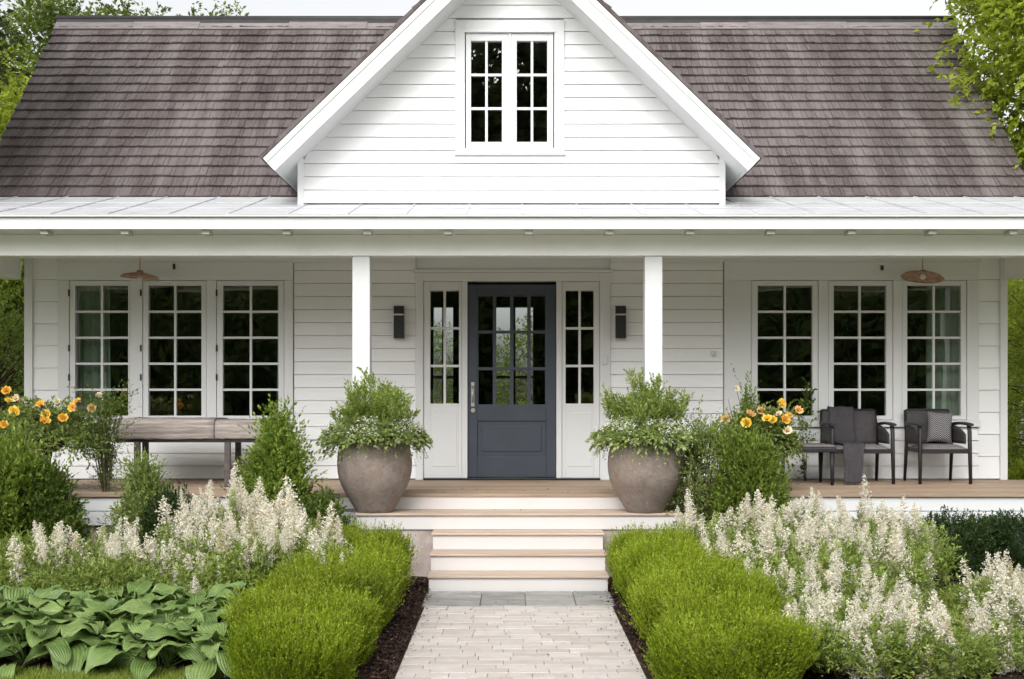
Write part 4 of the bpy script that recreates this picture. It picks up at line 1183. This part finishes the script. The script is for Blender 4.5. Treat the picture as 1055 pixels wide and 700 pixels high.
def roses(loc, label, spots, seed, w_, hh):
    o = empty('rose_bush', loc, 0, label, 'flowers')
    A = Leaves(seed); g = A.g; n = 950
    th = g.uniform(0, 6.28, n); r = np.sqrt(g.random(n)) * w_
    hz = hh * (1 - (r / w_) ** 2) * g.uniform(0.1, 1, n) - 0.14 * (r / w_) ** 2
    P = np.stack([np.cos(th) * r, np.sin(th) * r * 0.6, hz], 1)
    D = np.stack([np.cos(th) * 0.6, np.sin(th) * 0.6, np.full(n, 0.35)], 1) + g.normal(size=(n, 3)) * 0.45
    A.sprigs(P, D, 0.13 * g.uniform(0.6, 1.4, n), 12, 0.040, 0.021, 0.9, 0.5, bend=0.3)
    n = 90; th = g.uniform(0, 6.28, n)                     # trailing shoots over the rim
    P = np.stack([np.cos(th) * w_ * 0.7, np.sin(th) * w_ * 0.5, g.uniform(-0.04, 0.08, n)], 1)
    A.sprigs(P, np.stack([np.cos(th), np.sin(th), np.full(n, 0.1)], 1), 0.22, 14, 0.03, 0.014, 0.8, 0.5, bend=1.0)
    f = link('foliage', A.mesh('rose_foliage'), o, mat=M['soft'])
    s = MB()
    for k, (px, py, dy, c, sz) in enumerate(spots):
        Y_ = loc[1] + dy; p = Vector((X(px, Y_), Y_, Z(py, Y_))) - Vector(loc)
        b_ = link('bloom', blooms[c], o, p); b_.scale = (sz * 0.84,) * 3
        b_.rotation_euler = (R(55 + 20 * math.sin(k * 2.1)), R(15 * math.sin(k * 1.7)), R(30 * math.sin(k)))
        s.tube([(p.x * 0.3, p.y * 0.3, 0.0), (p.x * 0.8, p.y * 0.8, p.z * 0.6), p], 0.003, 5, cap=False)
    s.build('flower_stem', M['stem'], o)
urn(X(47, 12), 12.0, Z(448, 12), 'dark bowl urn of yellow flowers at the bench end of the porch deck')
urn(X(786, 12), 12.0, Z(450, 12), 'dark bowl urn of apricot roses on the deck beside the side table')
roses((X(44, 12), 12.0, Z(447, 12)), 'bush of yellow and orange roses spilling from the urn nearest the wooden bench', [
    (7, 403, -0.1, 1, 1.25), (14, 424, -0.25, 0, 1.35), (9, 413, -0.1, 0, 1.0), (16, 411, -0.1, 2, 1.1), (22, 413, -0.05, 2, 1.0), (42, 417, -0.2, 1, 1.2), (35, 421, -0.15, 2, 1.0), (47, 427, -0.25, 0, 1.15),
    (46, 434, -0.3, 1, 1.35), (65, 431, -0.25, 1, 1.25), (75, 420, -0.2, 1, 1.2), (80, 414, -0.1, 1, 1.1), (59, 414, 0.0, 2, 0.9), (94.6, 421, -0.1, 3, 1.15), (102, 408, 0.0, 2, 1.0), (4, 438, -0.3, 1, 1.1)], 71, 0.60, 0.32)
roses((X(782, 12), 12.0, Z(450, 12)), 'bush of pale yellow and apricot roses in the urn beside the armchairs', [
    (758.7, 401, 0.2, 2, 0.8), (804.7, 416, 0.0, 0, 1.25), (773, 427, -0.15, 3, 1.25), (784, 424, -0.1, 3, 1.1), (769, 436, -0.3, 0, 1.35), (790, 432, -0.25, 0, 1.3), (796, 433, -0.2, 0, 1.1),
    (809, 432, -0.2, 1, 1.3), (813, 428, -0.1, 3, 1.0), (822.5, 423, -0.1, 3, 1.2), (747.5, 432, -0.1, 3, 1.25), (802, 427, -0.1, 2, 1.0), (811, 444, -0.25, 2, 1.2)], 72, 0.30, 0.26)
tm = shrub_mesh('tall_foliage', lambda t: 0.16 * math.sin(math.pi * (0.15 + 0.8 * t)), 0.85, 420, 12, 0.034, 0.014, 0.14, 0.9, 0.4, 48, 0.3, 0.8, core=0, jit=0.4)
plant('slender_shrub', (X(771, 12.6), 12.6, DZ), 'slender leafy plant standing on the deck behind the apricot roses', 'shrub', [('foliage', tm, M['cone']), ('stem', wst, M['twig'])], 0.5, (1.15, 0.8, 1.08))
vm = shrub_mesh('pot_sprig', lambda t: 0.03 + 0.10 * t, 0.24, 40, 9, 0.032, 0.016, 0.1, 0.7, 0.7, 49, 0.3, 0.8, core=0, jit=0.5)
plant('pot_plant', (2.80, 12.90, DZ + 0.498), 'small silvery plant growing in the pink clay pot', 'plant', [('foliage', vm, M['soft'])])
# small vine behind the first chair
vm2 = shrub_mesh('vine_sprig', lambda t: 0.02 + 0.10 * t * t, 0.95, 36, 8, 0.05, 0.026, 0.12, 0.8, 0.5, 50, 0.4, 0.9, core=0, jit=0.6)
plant('slender_shrub', (3.14, 13.50, DZ), 'thin leafy stems rising between the side table and the chair with the throw', 'shrub', [('foliage', vm2, M['shrubdark']), ('stem', stems_mesh('vine_stem', 0.85, 0.1, 5, 12, 0.004), M['twig'])])

# ---- big clay pots by the steps
prof = [(0.0, 0.0), (0.160, 0.0), (0.168, 0.006), (0.185, 0.04), (0.228, 0.11), (0.262, 0.17), (0.298, 0.235), (0.322, 0.30), (0.336, 0.37), (0.340, 0.44), (0.336, 0.51), (0.323, 0.58), (0.303, 0.64), (0.285, 0.675), (0.276, 0.69), (0.272, 0.705), (0.262, 0.712), (0.245, 0.705), (0.24, 0.67), (0.0, 0.66)]
pot_me = MB(); pot_me.lathe(prof, 72)
pm = pot_me.mesh('clay_pot'); pm.materials.append(M['clay'])
def upright(seed):
    A = Leaves(seed); g = A.g
    for k in range(34):                                    # feathery shoots, each a small plume of fine leaves
        a = k * 2.4 + g.normal() * 0.3; q = 0.30 * math.sqrt((k + 0.5) / 34)
        h = (0.52 - 0.22 * (q / 0.30) ** 2) * g.uniform(0.55, 1.2); n = 46
        t = g.random(n) ** 0.8
        wv = 0.05 * np.sin(np.pi * np.clip(0.15 + t * 0.8, 0, 1))
        th = g.uniform(0, 6.28, n); rr_ = wv * g.random(n) ** 0.5
        P = np.stack([math.cos(a) * q * (0.6 + 0.75 * t) + np.cos(th) * rr_, math.sin(a) * q * (0.6 + 0.75 * t) + np.sin(th) * rr_, t * h], 1)
        D = np.stack([np.cos(th) * 0.5 + math.cos(a) * 0.25, np.sin(th) * 0.5 + math.sin(a) * 0.25, np.full(n, 0.9)], 1)
        A.sprigs(P, D, 0.075 * g.uniform(0.6, 1.3, n), 8, 0.032, 0.014, 0.85, 0.6)
    return A.mesh('pot_upright')
up_m = [upright(81), upright(82)]
def trailing(seed):
    A = Leaves(seed); g = A.g; n = 800
    th = g.uniform(0, 6.28, n); r = 0.12 + 0.24 * np.sqrt(g.random(n))
    P = np.stack([np.cos(th) * r, np.sin(th) * r, 0.02 + 0.17 * (1 - (r / 0.36) ** 2) * g.uniform(0.3, 1.1, n)], 1)
    D = np.stack([np.cos(th), np.sin(th), np.full(n, 0.35)], 1) + g.normal(size=(n, 3)) * 0.35
    A.sprigs(P, D, 0.12 * g.uniform(0.6, 1.4, n), 11, 0.052, 0.028, 0.95, 0.5, bend=0.6)
    n = 150; th = g.uniform(0, 6.28, n); r = 0.29
    P = np.stack([np.cos(th) * r, np.sin(th) * r, g.uniform(0.0, 0.08, n)], 1)
    A.sprigs(P, np.stack([np.cos(th), np.sin(th), np.full(n, 0.2)], 1) * 0.8, g.uniform(0.08, 0.20, n), 20, 0.024, 0.012, 0.9, 0.5, bend=1.3)
    F = Leaves(seed + 1); g = F.g; n = 1900
    th = g.uniform(0, 6.28, n); r = 0.22 + 0.25 * g.random(n)
    P = np.stack([np.cos(th) * r, np.sin(th) * r, 0.20 * (1 - (r / 0.5) ** 2) + g.uniform(-0.10, 0.09, n) * (0.4 + r)], 1)
    keep = lumps(P, seed, 8) > -0.05
    P = P[keep]; n = len(P)
    for _ in range(3): F.add(P + g.normal(size=(n, 3)) * 0.008, g.normal(size=(n, 3)), 0.015, 0.012)
    return A.mesh('trailing_foliage'), F.mesh('tiny_flower')
for k, (px, lab1, lab2) in enumerate(((386, 'big round weathered clay pot on the porch step on the bench side of the door', 'feathery green plant with white trailers in the clay pot nearer the bench'),
                                      (664.5, 'big round weathered clay pot on the porch step on the armchair side of the door', 'feathery green plant with white trailers in the clay pot nearer the armchairs'))):
    xx = X(px, 11.49)
    po = tag(link('clay_pot', pm, None, (xx, 11.49, 0.5925)), lab1, 'plant pot', 'big clay pots beside the steps'); po.rotation_euler = (0, 0, k * 2.0); po.scale = (1, 1, 1 - 0.018 * k)
    tf, tw = trailing(90 + 7 * k)
    plant('pot_plant', (xx, 11.49, 0.592 + 0.675 - 0.012 * k), lab2, 'plant', [('foliage', up_m[k], M['fern']), ('trailing_foliage', tf, M['trail']), ('tiny_flower', tw, M['whitefl'])], 0.3 + 2.4 * k, (1.0, 1.0, 1.0 if k == 0 else 1.0), 'plants in the big clay pots')

# ---- plume flowers (cream spires)
def spike_mesh(seed, L=0.34, wd=0.05):
    A = Leaves(seed); g = A.g
    nb = 46
    t = np.linspace(0.0, 1, nb); th = np.arange(nb) * 2.4 + g.uniform(0, 6)
    rad = wd * np.minimum(1, 0.55 + t * 3) * (1 - t) ** 0.7 * g.uniform(0.6, 1.35, nb) + 0.008
    for i in range(nb):
        m = int(7 + 24 * (1 - t[i]))
        q = g.random(m) ** 0.7
        P = np.stack([np.cos(th[i]) * rad[i] * q, np.sin(th[i]) * rad[i] * q, t[i] * L + rad[i] * q * 0.7 + g.normal(size=m) * 0.005], 1) + g.normal(size=(m, 3)) * 0.005
        A.add(P, g.normal(size=(m, 3)) + np.array([0, 0, 0.4]), g.uniform(0.010, 0.018, m), g.uniform(0.008, 0.014, m), np.clip(g.normal(0.55, 0.28, m), 0, 1))
    return A.mesh('spike')
spikes = [spike_mesh(100 + k, 0.29 + 0.035 * k, 0.058 + 0.012 * (k % 3)) for k in range(5)]
for s in spikes: s.materials.append(M['cream'])
spent = [spike_mesh(130 + k, 0.27, 0.036) for k in range(2)]
for s in spent: s.materials.append(M['spent'])
buds = [spike_mesh(140 + k, 0.26, 0.026) for k in range(2)]
for s in buds: s.materials.append(M['bud'])
def plume_leaf(seed, H=0.5, rad=0.30):
    A = Leaves(seed); g = A.g; n = 430
    th = g.uniform(0, 6.28, n); r = rad * np.sqrt(g.random(n)); h = H * (0.25 + 0.75 * g.random(n) ** 0.7) * (1 - 0.35 * (r / rad) ** 2)
    P = np.stack([np.cos(th) * r, np.sin(th) * r, h * 0.85], 1)
    D = np.stack([np.cos(th) * 0.5, np.sin(th) * 0.5, np.full(n, 0.75)], 1) + g.normal(size=(n, 3)) * 0.4
    A.sprigs(P, D, 0.14 * g.uniform(0.6, 1.5, n), 11, 0.042, 0.015, 0.95, 0.55, bend=0.25)
    n = 60; th = g.uniform(0, 6.28, n)
    for i in range(n):                                    # leaf stalks as thin upright blades
        pass
    return A.mesh('plume_foliage')
pleaf = [plume_leaf(120 + k) for k in range(3)]
for p in pleaf: p.materials.append(M['fern'])
def stalks(seed, tops, H):
    b = MB()
    for (x_, y_, z_) in tops: b.tube([(x_ * 0.35, y_ * 0.35, 0), (x_ * 0.8, y_ * 0.8, z_ * 0.6), (x_, y_, z_ + 0.05)], 0.0035, 4, cap=False)
    return b
def plume_plant(xx, yy, tip, label, seed, nsp=12, rad=0.28, wide=1.0, group='cream plumed plants in the beds'):
    r = random.Random(seed)
    o = empty('plume_plant', (xx, yy, 0), 0, label, 'flowers', group)
    f = link('foliage', pleaf[seed % 3], o); f.scale = (wide, wide, max(0.5, tip * 0.76 / 0.5)); f.rotation_euler = (0, 0, r.uniform(0, 6.28))
    tops = []
    for k in range(nsp):
        a = k * 2.4 + r.uniform(-.4, .4); q = rad * math.sqrt((k + 0.5) / nsp) * wide
        me = spikes[r.randrange(5)] if r.random() > 0.17 else (spent + buds)[r.randrange(4)]; sz = r.uniform(0.5, 1.25) * (0.75 + 0.3 * min(1, tip / 0.8))
        zb = tip * r.uniform(0.74, 1.04) * (1 - 0.18 * (q / rad / wide) ** 2) - 0.33 * sz
        s = link('flower_spike', me, o, (q * math.cos(a), q * math.sin(a), zb))
        wsc = sz * r.uniform(0.85, 1.3); s.scale = (wsc, wsc, sz)
        s.rotation_euler = (r.gauss(0, 0.15) - 0.16 * math.sin(a) * q / rad, r.gauss(0, 0.15) + 0.18 * math.cos(a) * q / rad, r.uniform(0, 6.28))
        tops.append((q * math.cos(a), q * math.sin(a), zb))
    stalks(seed, tops, tip).build('stem', M['stem'], o)
    return o
PP = [  # px, Y, tip height, spikes, label
    (48, 9.3, 0.74, 9, 'plume plant just above the hosta leaves, below the dark bushy shrub'),
    (100, 9.45, 0.76, 12, 'plume plant in the middle of the smaller clump above the hostas'),
    (146, 9.3, 0.70, 11, 'plume plant at the inner edge of the smaller clump above the hostas'),
    (208, 10.3, 0.93, 15, 'plume plant in front of the bench legs, tall edge of the bigger clump'),
    (245, 10.2, 1.0, 18, 'tallest plume plant in front of the bench, at the foot of the cone shrub'),
    (295, 10.0, 0.90, 17, 'plume plant between the cone shrub and the box mound by the steps'),
    (325, 9.3, 0.66, 12, 'plume plant leaning on the box mounds of the bench side'),
    (265, 9.4, 0.80, 15, 'plume plant in the middle of the bigger clump, above the topmost hosta leaves'),
    (205, 9.2, 0.60, 9, 'sparser plume plant behind the hostas, in front of the dark low shrub'),
    (228, 9.65, 0.78, 13, 'plume plant on the bench side of the bigger clump, behind the hosta back row'),
    (322, 9.8, 0.78, 14, 'plume plant beside the box mounds, below the low green shrub'),
    (725, 10.6, 0.80, 12, 'plume plant at the corner of the wide step, below the airy shrub'),
    (778, 10.65, 0.87, 15, 'plume plant right below the cone shrub of the armchair side'),
    (832, 10.7, 0.86, 15, 'plume plant in the back row in front of the low side table'),
    (888, 10.7, 0.85, 14, 'plume plant in the back row below the chair with the throw'),
    (938, 10.6, 0.78, 12, 'plume plant at the outer end of the back row, beside the dark hedge'),
    (758, 9.6, 0.70, 13, 'plume plant against the box mounds, second row, armchair side'),
    (815, 9.7, 0.76, 15, 'plume plant in the centre of the big clump, second row'),
    (866, 9.7, 0.74, 14, 'plume plant in the second row beside the open grass'),
    (912, 9.75, 0.66, 11, 'plume plant at the outer end of the second row, over the grass edge'),
    (800, 8.7, 0.58, 12, 'plume plant beside the wide box mound, third row'),
    (862, 8.8, 0.56, 12, 'plume plant in the middle of the third row'),
    (915, 8.6, 0.42, 7, 'small plume plant at the end of the third row, near the grass'),
    (845, 7.95, 0.50, 10, 'plume plant near the bottom edge, beside the front box mound'),
    (905, 7.9, 0.46, 9, 'plume plant near the bottom edge, in the gap in front of the grass'),
    (958, 7.7, 0.45, 9, 'plume plant near the bottom edge, next to the outermost pale clump'),
    (1030, 8.5, 0.60, 14, 'pale plume plant out beyond the grass, topmost of its group'),
    (1058, 7.9, 0.55, 13, 'pale plume plant at the very edge of the photo beyond the grass'),
    (1008, 7.5, 0.44, 11, 'pale plume plant beyond the grass, lowest in the photo'),
    (838, 7.35, 0.50, 10, 'plume plant at the bottom edge right beside the lowest box mound'),
    (915, 7.3, 0.50, 11, 'plume plant at the bottom edge below the small third row plant'),
    (955, 7.2, 0.44, 9, 'plume plant at the bottom edge, outermost before the pale clump'),
    (880, 7.2, 0.42, 9, 'plume plant cut by the bottom edge, below the gap in front of the grass'),
]
for i, (px, Y_, tp, ns, lab) in enumerate(PP):
    plume_plant(X(px, Y_), Y_, tp, 'cream ' + lab if not lab.startswith('pale') else lab, 200 + i, int(ns * 1.38), 0.30 if Y_ > 8.5 else 0.24, 1.0 if Y_ > 8.5 else 0.85)
# leafy fillers between the plumes
fm = shrub_mesh('filler_foliage', dome(0.30, 2.0), 0.42, 900, 12, 0.040, 0.015, 0.12, 0.8, 0.5, 140, 0.25, 0.5, core=0.5, jit=0.45)
for i, (px, Y_, s, lab) in enumerate(((800, 10.2, 1.15, 'leafy green clump without flowers between the two back rows of plumes'), (905, 10.25, 1.1, 'leafy green clump without flowers near the dark hedge end of the plumes'), (770, 9.1, 1.0, 'leafy green clump without flowers touching the box mounds on the armchair side'),
                                      (845, 9.2, 1.1, 'leafy green clump without flowers in the centre of the plumes'), (880, 9.15, 0.85, 'leafy green clump without flowers bordering the open grass'), (800, 7.6, 0.6, 'leafy green clump without flowers beside the lowest box mound'),
                                      (985, 7.15, 0.62, 'leafy green clump without flowers at the bottom edge of the photo'),
                                      (230, 9.75, 1.15, 'leafy green clump without flowers inside the bigger plume clump by the bench'), (290, 9.55, 1.0, 'leafy green clump without flowers beside the steps end of the bigger plume clump'), (75, 9.0, 1.0, 'leafy green clump without flowers directly behind the hostas'), (125, 9.0, 1.0, 'leafy green clump without flowers behind the middle hosta'), (20, 9.6, 1.2, 'leafy green clump without flowers under the shrub at the far end of the bed'))):
    plant('leafy_perennial', (X(px, Y_), Y_, 0), lab, 'plant', [('foliage', pleaf[i % 3], M['fern'])], i * 1.3, (s, s, s), 'leafy clumps between the plumes')

# ---- hostas
def hosta_mesh(seed, nl=26, size=1.0):
    r = random.Random(seed); b = MB()
    for k in range(nl):
        f = k / nl                                   # 0 inner .. 1 outer
        a = k * 2.39996 + r.uniform(-.25, .25)
        Lb = (0.14 + 0.09 * f) * r.uniform(0.75, 1.2) * size; Wb = Lb * r.uniform(0.58, 0.72)
        el = R(68 - 50 * f + r.uniform(-8, 8))       # stalk lean
        pl_ = (0.20 + 0.06 * f) * r.uniform(0.85, 1.15) * size
        base = Vector((0.03 * math.cos(a), 0.03 * math.sin(a), 0))
        dh = Vector((math.cos(a), math.sin(a), 0)); up_ = Vector((0, 0, 1)); sd_ = dh.cross(up_)
        tip = base + (dh * math.cos(el) + up_ * math.sin(el)) * pl_
        b.tube([base, (base + tip) / 2 + up_ * 0.02, tip], [0.005, 0.004, 0.003], 5, 0.7, cap=False)
        tilt0 = R(38 - 40 * f + r.uniform(-12, 12)); droop = R(45 + 40 * f + r.uniform(-15, 15)); roll = r.uniform(-0.35, 0.35)
        rib = r.choice((7, 8, 9)); rn = r.random() ** 1.3; fold = r.uniform(0.10, 0.28); wav = r.uniform(0, 6.28)
        # centre line
        N_ = 9; pts = [tip.copy()]; ang = tilt0
        nrm = []
        for i in range(N_):
            ang = tilt0 - droop * ((i + 0.5) / N_) ** 1.3
            pts.append(pts[-1] + (dh * math.cos(ang) + up_ * math.sin(ang)) * Lb / N_)
        def fn(u, v, pts=pts, N_=N_):
            i = round(u * N_); p = pts[i]
            an = tilt0 - droop * (u) ** 1.3
            nn = (-dh * math.sin(an) + up_ * math.cos(an)); sdd = (sd_ * math.cos(roll) + nn * math.sin(roll)); n2 = nn * math.cos(roll) - sd_ * math.sin(roll)
            c = 2 * v - 1
            w_ = Wb * 0.5 * (math.sin(math.pi * min(1, (u * 0.97 + 0.03)) ** 0.72)) ** 0.75 if u < 1 else 0.0
            back = -0.16 * Lb * max(0, 1 - u * 4) * abs(c) ** 1.5
            z_ = fold * abs(c) * w_ + 0.0028 * math.cos(abs(c) * rib * math.pi) * w_ / (Wb * .5) + 0.014 * math.sin(u * 9 + wav + c * 2) * abs(c) ** 2 - 0.25 * w_ * c * c * 0.7
            dax = (dh * math.cos(an) + up_ * math.sin(an))
            return p + sdd * (c * w_) + n2 * z_ + dax * back
        b.grid(fn, N_, 36, rn, True, lambda u, v: min(1, max(0, 0.72 * rn + 0.14 + 0.15 * math.cos(abs(2 * v - 1) * rib * math.pi) + (0.3 if abs(2 * v - 1) < 0.05 else 0) + 0.1 * math.sin(u * 13 + rn * 40))))
    return b.mesh('hosta_leaves')
hm = [hosta_mesh(300 + k, 28) for k in range(3)]
for m_ in hm: m_.materials.append(M['hosta'])
for i, (px, Y_, s, lab) in enumerate(((12, 8.25, 1.15, 'broad leaved hosta cut by the edge of the photo, under the small plume clump'), (72, 8.05, 1.1, 'broad leaved hosta with large flat leaves next to the grass corner'), (62, 8.6, 1.1, 'broad leaved hosta in the back row below the small plume clump'),
                                      (128, 8.5, 1.1, 'broad leaved hosta in the back row, in the middle of the hosta group'), (135, 7.95, 1.1, 'broad leaved hosta at the front of the group, above the bottom edge of the photo'), (200, 8.1, 1.1, 'broad leaved hosta at the front of the group, beside the box mound'),
                                      (195, 8.65, 1.05, 'broad leaved hosta in the back row below the bigger plume clump'), (247, 8.5, 1.0, 'broad leaved hosta leaning against the box mound of the bench side'), (225, 7.6, 0.95, 'broad leaved hosta lowest in the photo beside the box mound'), (30, 7.75, 0.95, 'broad leaved hosta nearest the grass corner'), (262, 8.75, 1.0, 'broad leaved hosta topmost in the group, between the plumes and the box mounds'), (165, 7.6, 0.85, 'broad leaved hosta low in front of the group at the grass edge'))):
    o = tag(link('hosta', hm[i % 3], None, (X(px, Y_), Y_, 0.0)), lab, 'hosta', 'hostas in the corner bed')
    o.scale = (s * 1.36, s * 1.36, s * 1.30); o.rotation_euler = (0, 0, i * 1.7)

# ================================================================== TREES
def tree_mesh(seed, H, crown_c, crown_r, n_clump, per, L, W, clump_r=0.45, droop=0.3, gap=0.0, trunk_r=0.16):
    """returns (wood mesh builder, crown mesh)"""
    g = np.random.default_rng(seed); A = Leaves(seed + 1)
    c = np.array(crown_c); r = np.array(crown_r)
    d = unit(g.normal(size=(n_clump * 3, 3))); q = d * (0.45 + 0.55 * g.random((len(d), 1)) ** 0.5)
    lm = lumps(d * 1.0, seed + 2, 3.0)
    P = c + q * r * (1 + 0.18 * lm)[:, None]
    keep = lumps(P, seed + 3, 1.6) > gap - 0.5
    P = P[keep][:n_clump]
    wood = MB()
    top = Vector((c[0], c[1], c[2] + r[2] * 0.4)); b0 = Vector((0, 0, 0)); fork = Vector((c[0] * 0.5, c[1] * 0.5, max(0.8, c[2] - r[2] * 0.75)))
    wood.tube([b0, b0.lerp(fork, .5) + Vector((0.05, 0, 0)), fork, fork.lerp(top, .5), top], [trunk_r * 1.25, trunk_r, trunk_r * .85, trunk_r * .5, trunk_r * .12], 9)
    for i in range(0, len(P), max(1, len(P) // 60)):
        p = Vector(P[i]); s = fork.lerp(top, max(0, min(0.95, (p.z - fork.z) / max(0.1, top.z - fork.z) * 0.65)))
        m = s.lerp(p, 0.5) + Vector((0, 0, 0.12 * (p - s).length))
        wood.tube([s, m, p], [trunk_r * .28, trunk_r * .16, 0.008], 5, cap=False)
    for i in range(len(P)):
        k = per // 9
        cp = P[i] + g.normal(size=(k, 3)) * clump_r * np.array([0.5, 0.5, 0.35])
        out = unit(cp - c) * 0.7 + g.normal(size=(k, 3)) * 0.55; out[:, 2] += 0.1
        A.sprigs(cp, out, clump_r * 0.6 * g.uniform(0.6, 1.4, k), 9, L, W, 0.9, 0.6, bend=droop)
    return wood, A.mesh('crown')
def tree(loc, label, mesh, mat, bark=None, rz=0, sc=1.0, name='garden_tree', group=None):
    o = empty(name, loc, rz, label, 'tree', group); o.scale = (sc,) * 3
    wme, cme = mesh
    if not cme.materials: cme.materials.append(mat)
    if not wme.materials: wme.materials.append(M['bark'])
    link('trunk', wme, o); c = link('crown', cme, o)
    if cme.materials[0] is not mat: c.material_slots[0].link = 'OBJECT'; c.material_slots[0].material = mat
    return o
def tm_(*a, **k):
    wd_, cr = tree_mesh(*a, **k); return (wd_.mesh('trunk'), cr)
T1 = tm_(401, 9, (0, 0, 6.0), (2.5, 2.5, 2.7), 360, 420, 0.080, 0.048, 0.42, 0.3, -0.1)
T2 = tm_(402, 10, (0, 0, 6.6), (2.4, 2.4, 3.3), 260, 230, 0.10, 0.052, 0.55, 0.35, 0.0)
tree((7.7, 14.4, 0), 'bright green leafy tree overhanging the roof end on the armchair side', T1, M['tree1'], rz=0.6)
tree((-8.05, 12.2, 0), 'darker tree whose branch tips reach into the top corner above the bench', T1, M['tree3'], rz=2.2, sc=1.0)
tree((-9.3, 21.0, 0), 'pale green tree past the sloping roof end on the bench side', T2, M['tree1'], rz=1.1, sc=0.80)
BGR = 'treetops behind the roof'
tree((-9.0, 27, 0), 'tree behind the roof, its top nearest the bench side roof end', T2, M['tree2'], rz=0.3, sc=1.06, group=BGR)
tree((-6.9, 27.5, 0), 'tree behind the roof, its top showing over the ridge halfway to the gable', T2, M['tree2'], rz=2.9, sc=1.01, group=BGR)
tree((-8.0, 28.5, 0), 'tree behind the roof, between the other two treetops over the ridge', T2, M['tree2'], rz=4.1, sc=1.06, group=BGR)
T3 = tm_(403, 4, (0, 0, 1.7), (1.5, 1.3, 1.75), 120, 170, 0.07, 0.034, 0.4, 0.3, 0.0, trunk_r=0.07)
SG = 'bushy garden trees beside the house'
for i, (xx, yy, s, mt, lab) in enumerate(((-7.4, 18.2, 0.9, 'tree2', 'olive green bushy tree seen through the open porch end by the bench'), (-8.9, 21.6, 1.1, 'tree2', 'olive green bushy tree farther back through the open porch end by the bench'), (-6.6, 22.0, 1.25, 'tree3', 'olive bushy tree half hidden behind the house wall on the bench side'),
                                        (8.3, 19.5, 1.0, 'tree1', 'bright green bushy tree seen through the porch end beyond the armchairs'), (10.4, 22.5, 1.25, 'tree2', 'mid green bushy tree farther back beyond the armchairs porch end'), (8.9, 25.0, 1.4, 'tree1', 'tall bright green bushy tree behind the house corner beyond the armchairs'),
                                        (0.6, 25.0, 0.95, 'tree2', 'bushy tree behind the house, glimpsed through the front door glass'), (-1.9, 26.0, 0.9, 'tree2', 'bushy tree behind the house, glimpsed through the sidelight by the door handle'))):
    tree((xx, yy, 0), lab, T3, M[mt], rz=i * 1.3, sc=s, name='bushy_tree', group=SG)
low = shrub_mesh('meadow_foliage', dome(0.7, 2.0), 0.9, 1500, 12, 0.06, 0.028, 0.2, 0.7, 0.5, 150, 0.3, 0.4, core=0.7, jit=0.4)
for i, (xx, yy, s, lab) in enumerate(((7.0, 16.4, 0.85, 'bright green low bush on the grass just past the house corner'), (8.0, 17.6, 1.0, 'bright green low bush behind the one at the house corner'), (6.4, 15.0, 0.6, 'small bright green bush against the end of the deck'))):
    plant('low_bush', (xx, yy, 0), lab, 'shrub', [('foliage', low, M['tree1'])], i * 2.0, (s, s, s), 'low bushes past the house corner')
# white garden fence far right
fo = empty('garden_fence', (0, 0, 0), label='short white board fence on the grass beyond the house corner', cat='fence')
for k in range(5):
    b = MB(); xx = 9.3 + 0.9 * k; b.box(xx - 0.06, xx + 0.06, 23.0, 23.12, 0, 1.55); b.build('post', M['trim'], fo, 0.006)
b = MB()
for z_ in (0.35, 0.75, 1.15): b.box(9.2, 13.0, 22.97, 22.995, z_, z_ + 0.24)
b.build('fence_rail', M['trim'], fo, 0.004)

# woodland across the garden, behind the viewer: it is what the window glass mirrors
A = Leaves(500); g = A.g; n = 9500
xx = np.where(g.random(n) < 0.42, g.normal(0, 6.0, n), g.uniform(-45, 45, n))
hh = 9.6 + 0.7 * np.sin(xx * 0.7) + 0.8 * np.sin(xx * 0.23 + 1) + 9.0 * np.exp(-(xx / 10.0) ** 4)
P = np.stack([xx, g.uniform(-36, -30, n), hh * g.uniform(0.02, 1.0, n)], 1)
A.sprigs(P, g.normal(size=(n, 3)) + np.array([0, 0.5, 0.3]), 1.4, 10, 0.46, 0.26, 0.9, 0.6)
A.quads([(-46, -36.5, 0), (46, -36.5, 0), (46, -36.5, 8.3), (-46, -36.5, 8.3), (-8.5, -36.4, 0), (8.5, -36.4, 0), (8.5, -36.4, 16.5), (-8.5, -36.4, 16.5)], [(0, 1, 2, 3), (4, 5, 6, 7)], 0.1)
tag(link('woodland', A.mesh('woodland'), mat=M['wood_mass']), 'dark woodland across the garden, mirrored in the window glass', 'woodland', kind='stuff')
A = Leaves(501); g = A.g; n = 3600
for sgn in (-1, 1):
    P = np.stack([sgn * g.uniform(12, 60, n), g.uniform(40, 52, n), g.uniform(0.2, 9.0, n)], 1)
    P[:, 2] *= 0.75 + 0.25 * np.sin(P[:, 0] * 0.5) * np.sin(P[:, 0] * 0.19 + 1)
    A.sprigs(P, g.normal(size=(n, 3)) + np.array([0, -0.5, 0.4]), 1.2, 10, 0.36, 0.2, 0.9, 0.6)
tag(link('far_woodland', A.mesh('far_woodland'), mat=M['tree2']), 'hazy green woodland far behind the house', 'woodland', kind='stuff')
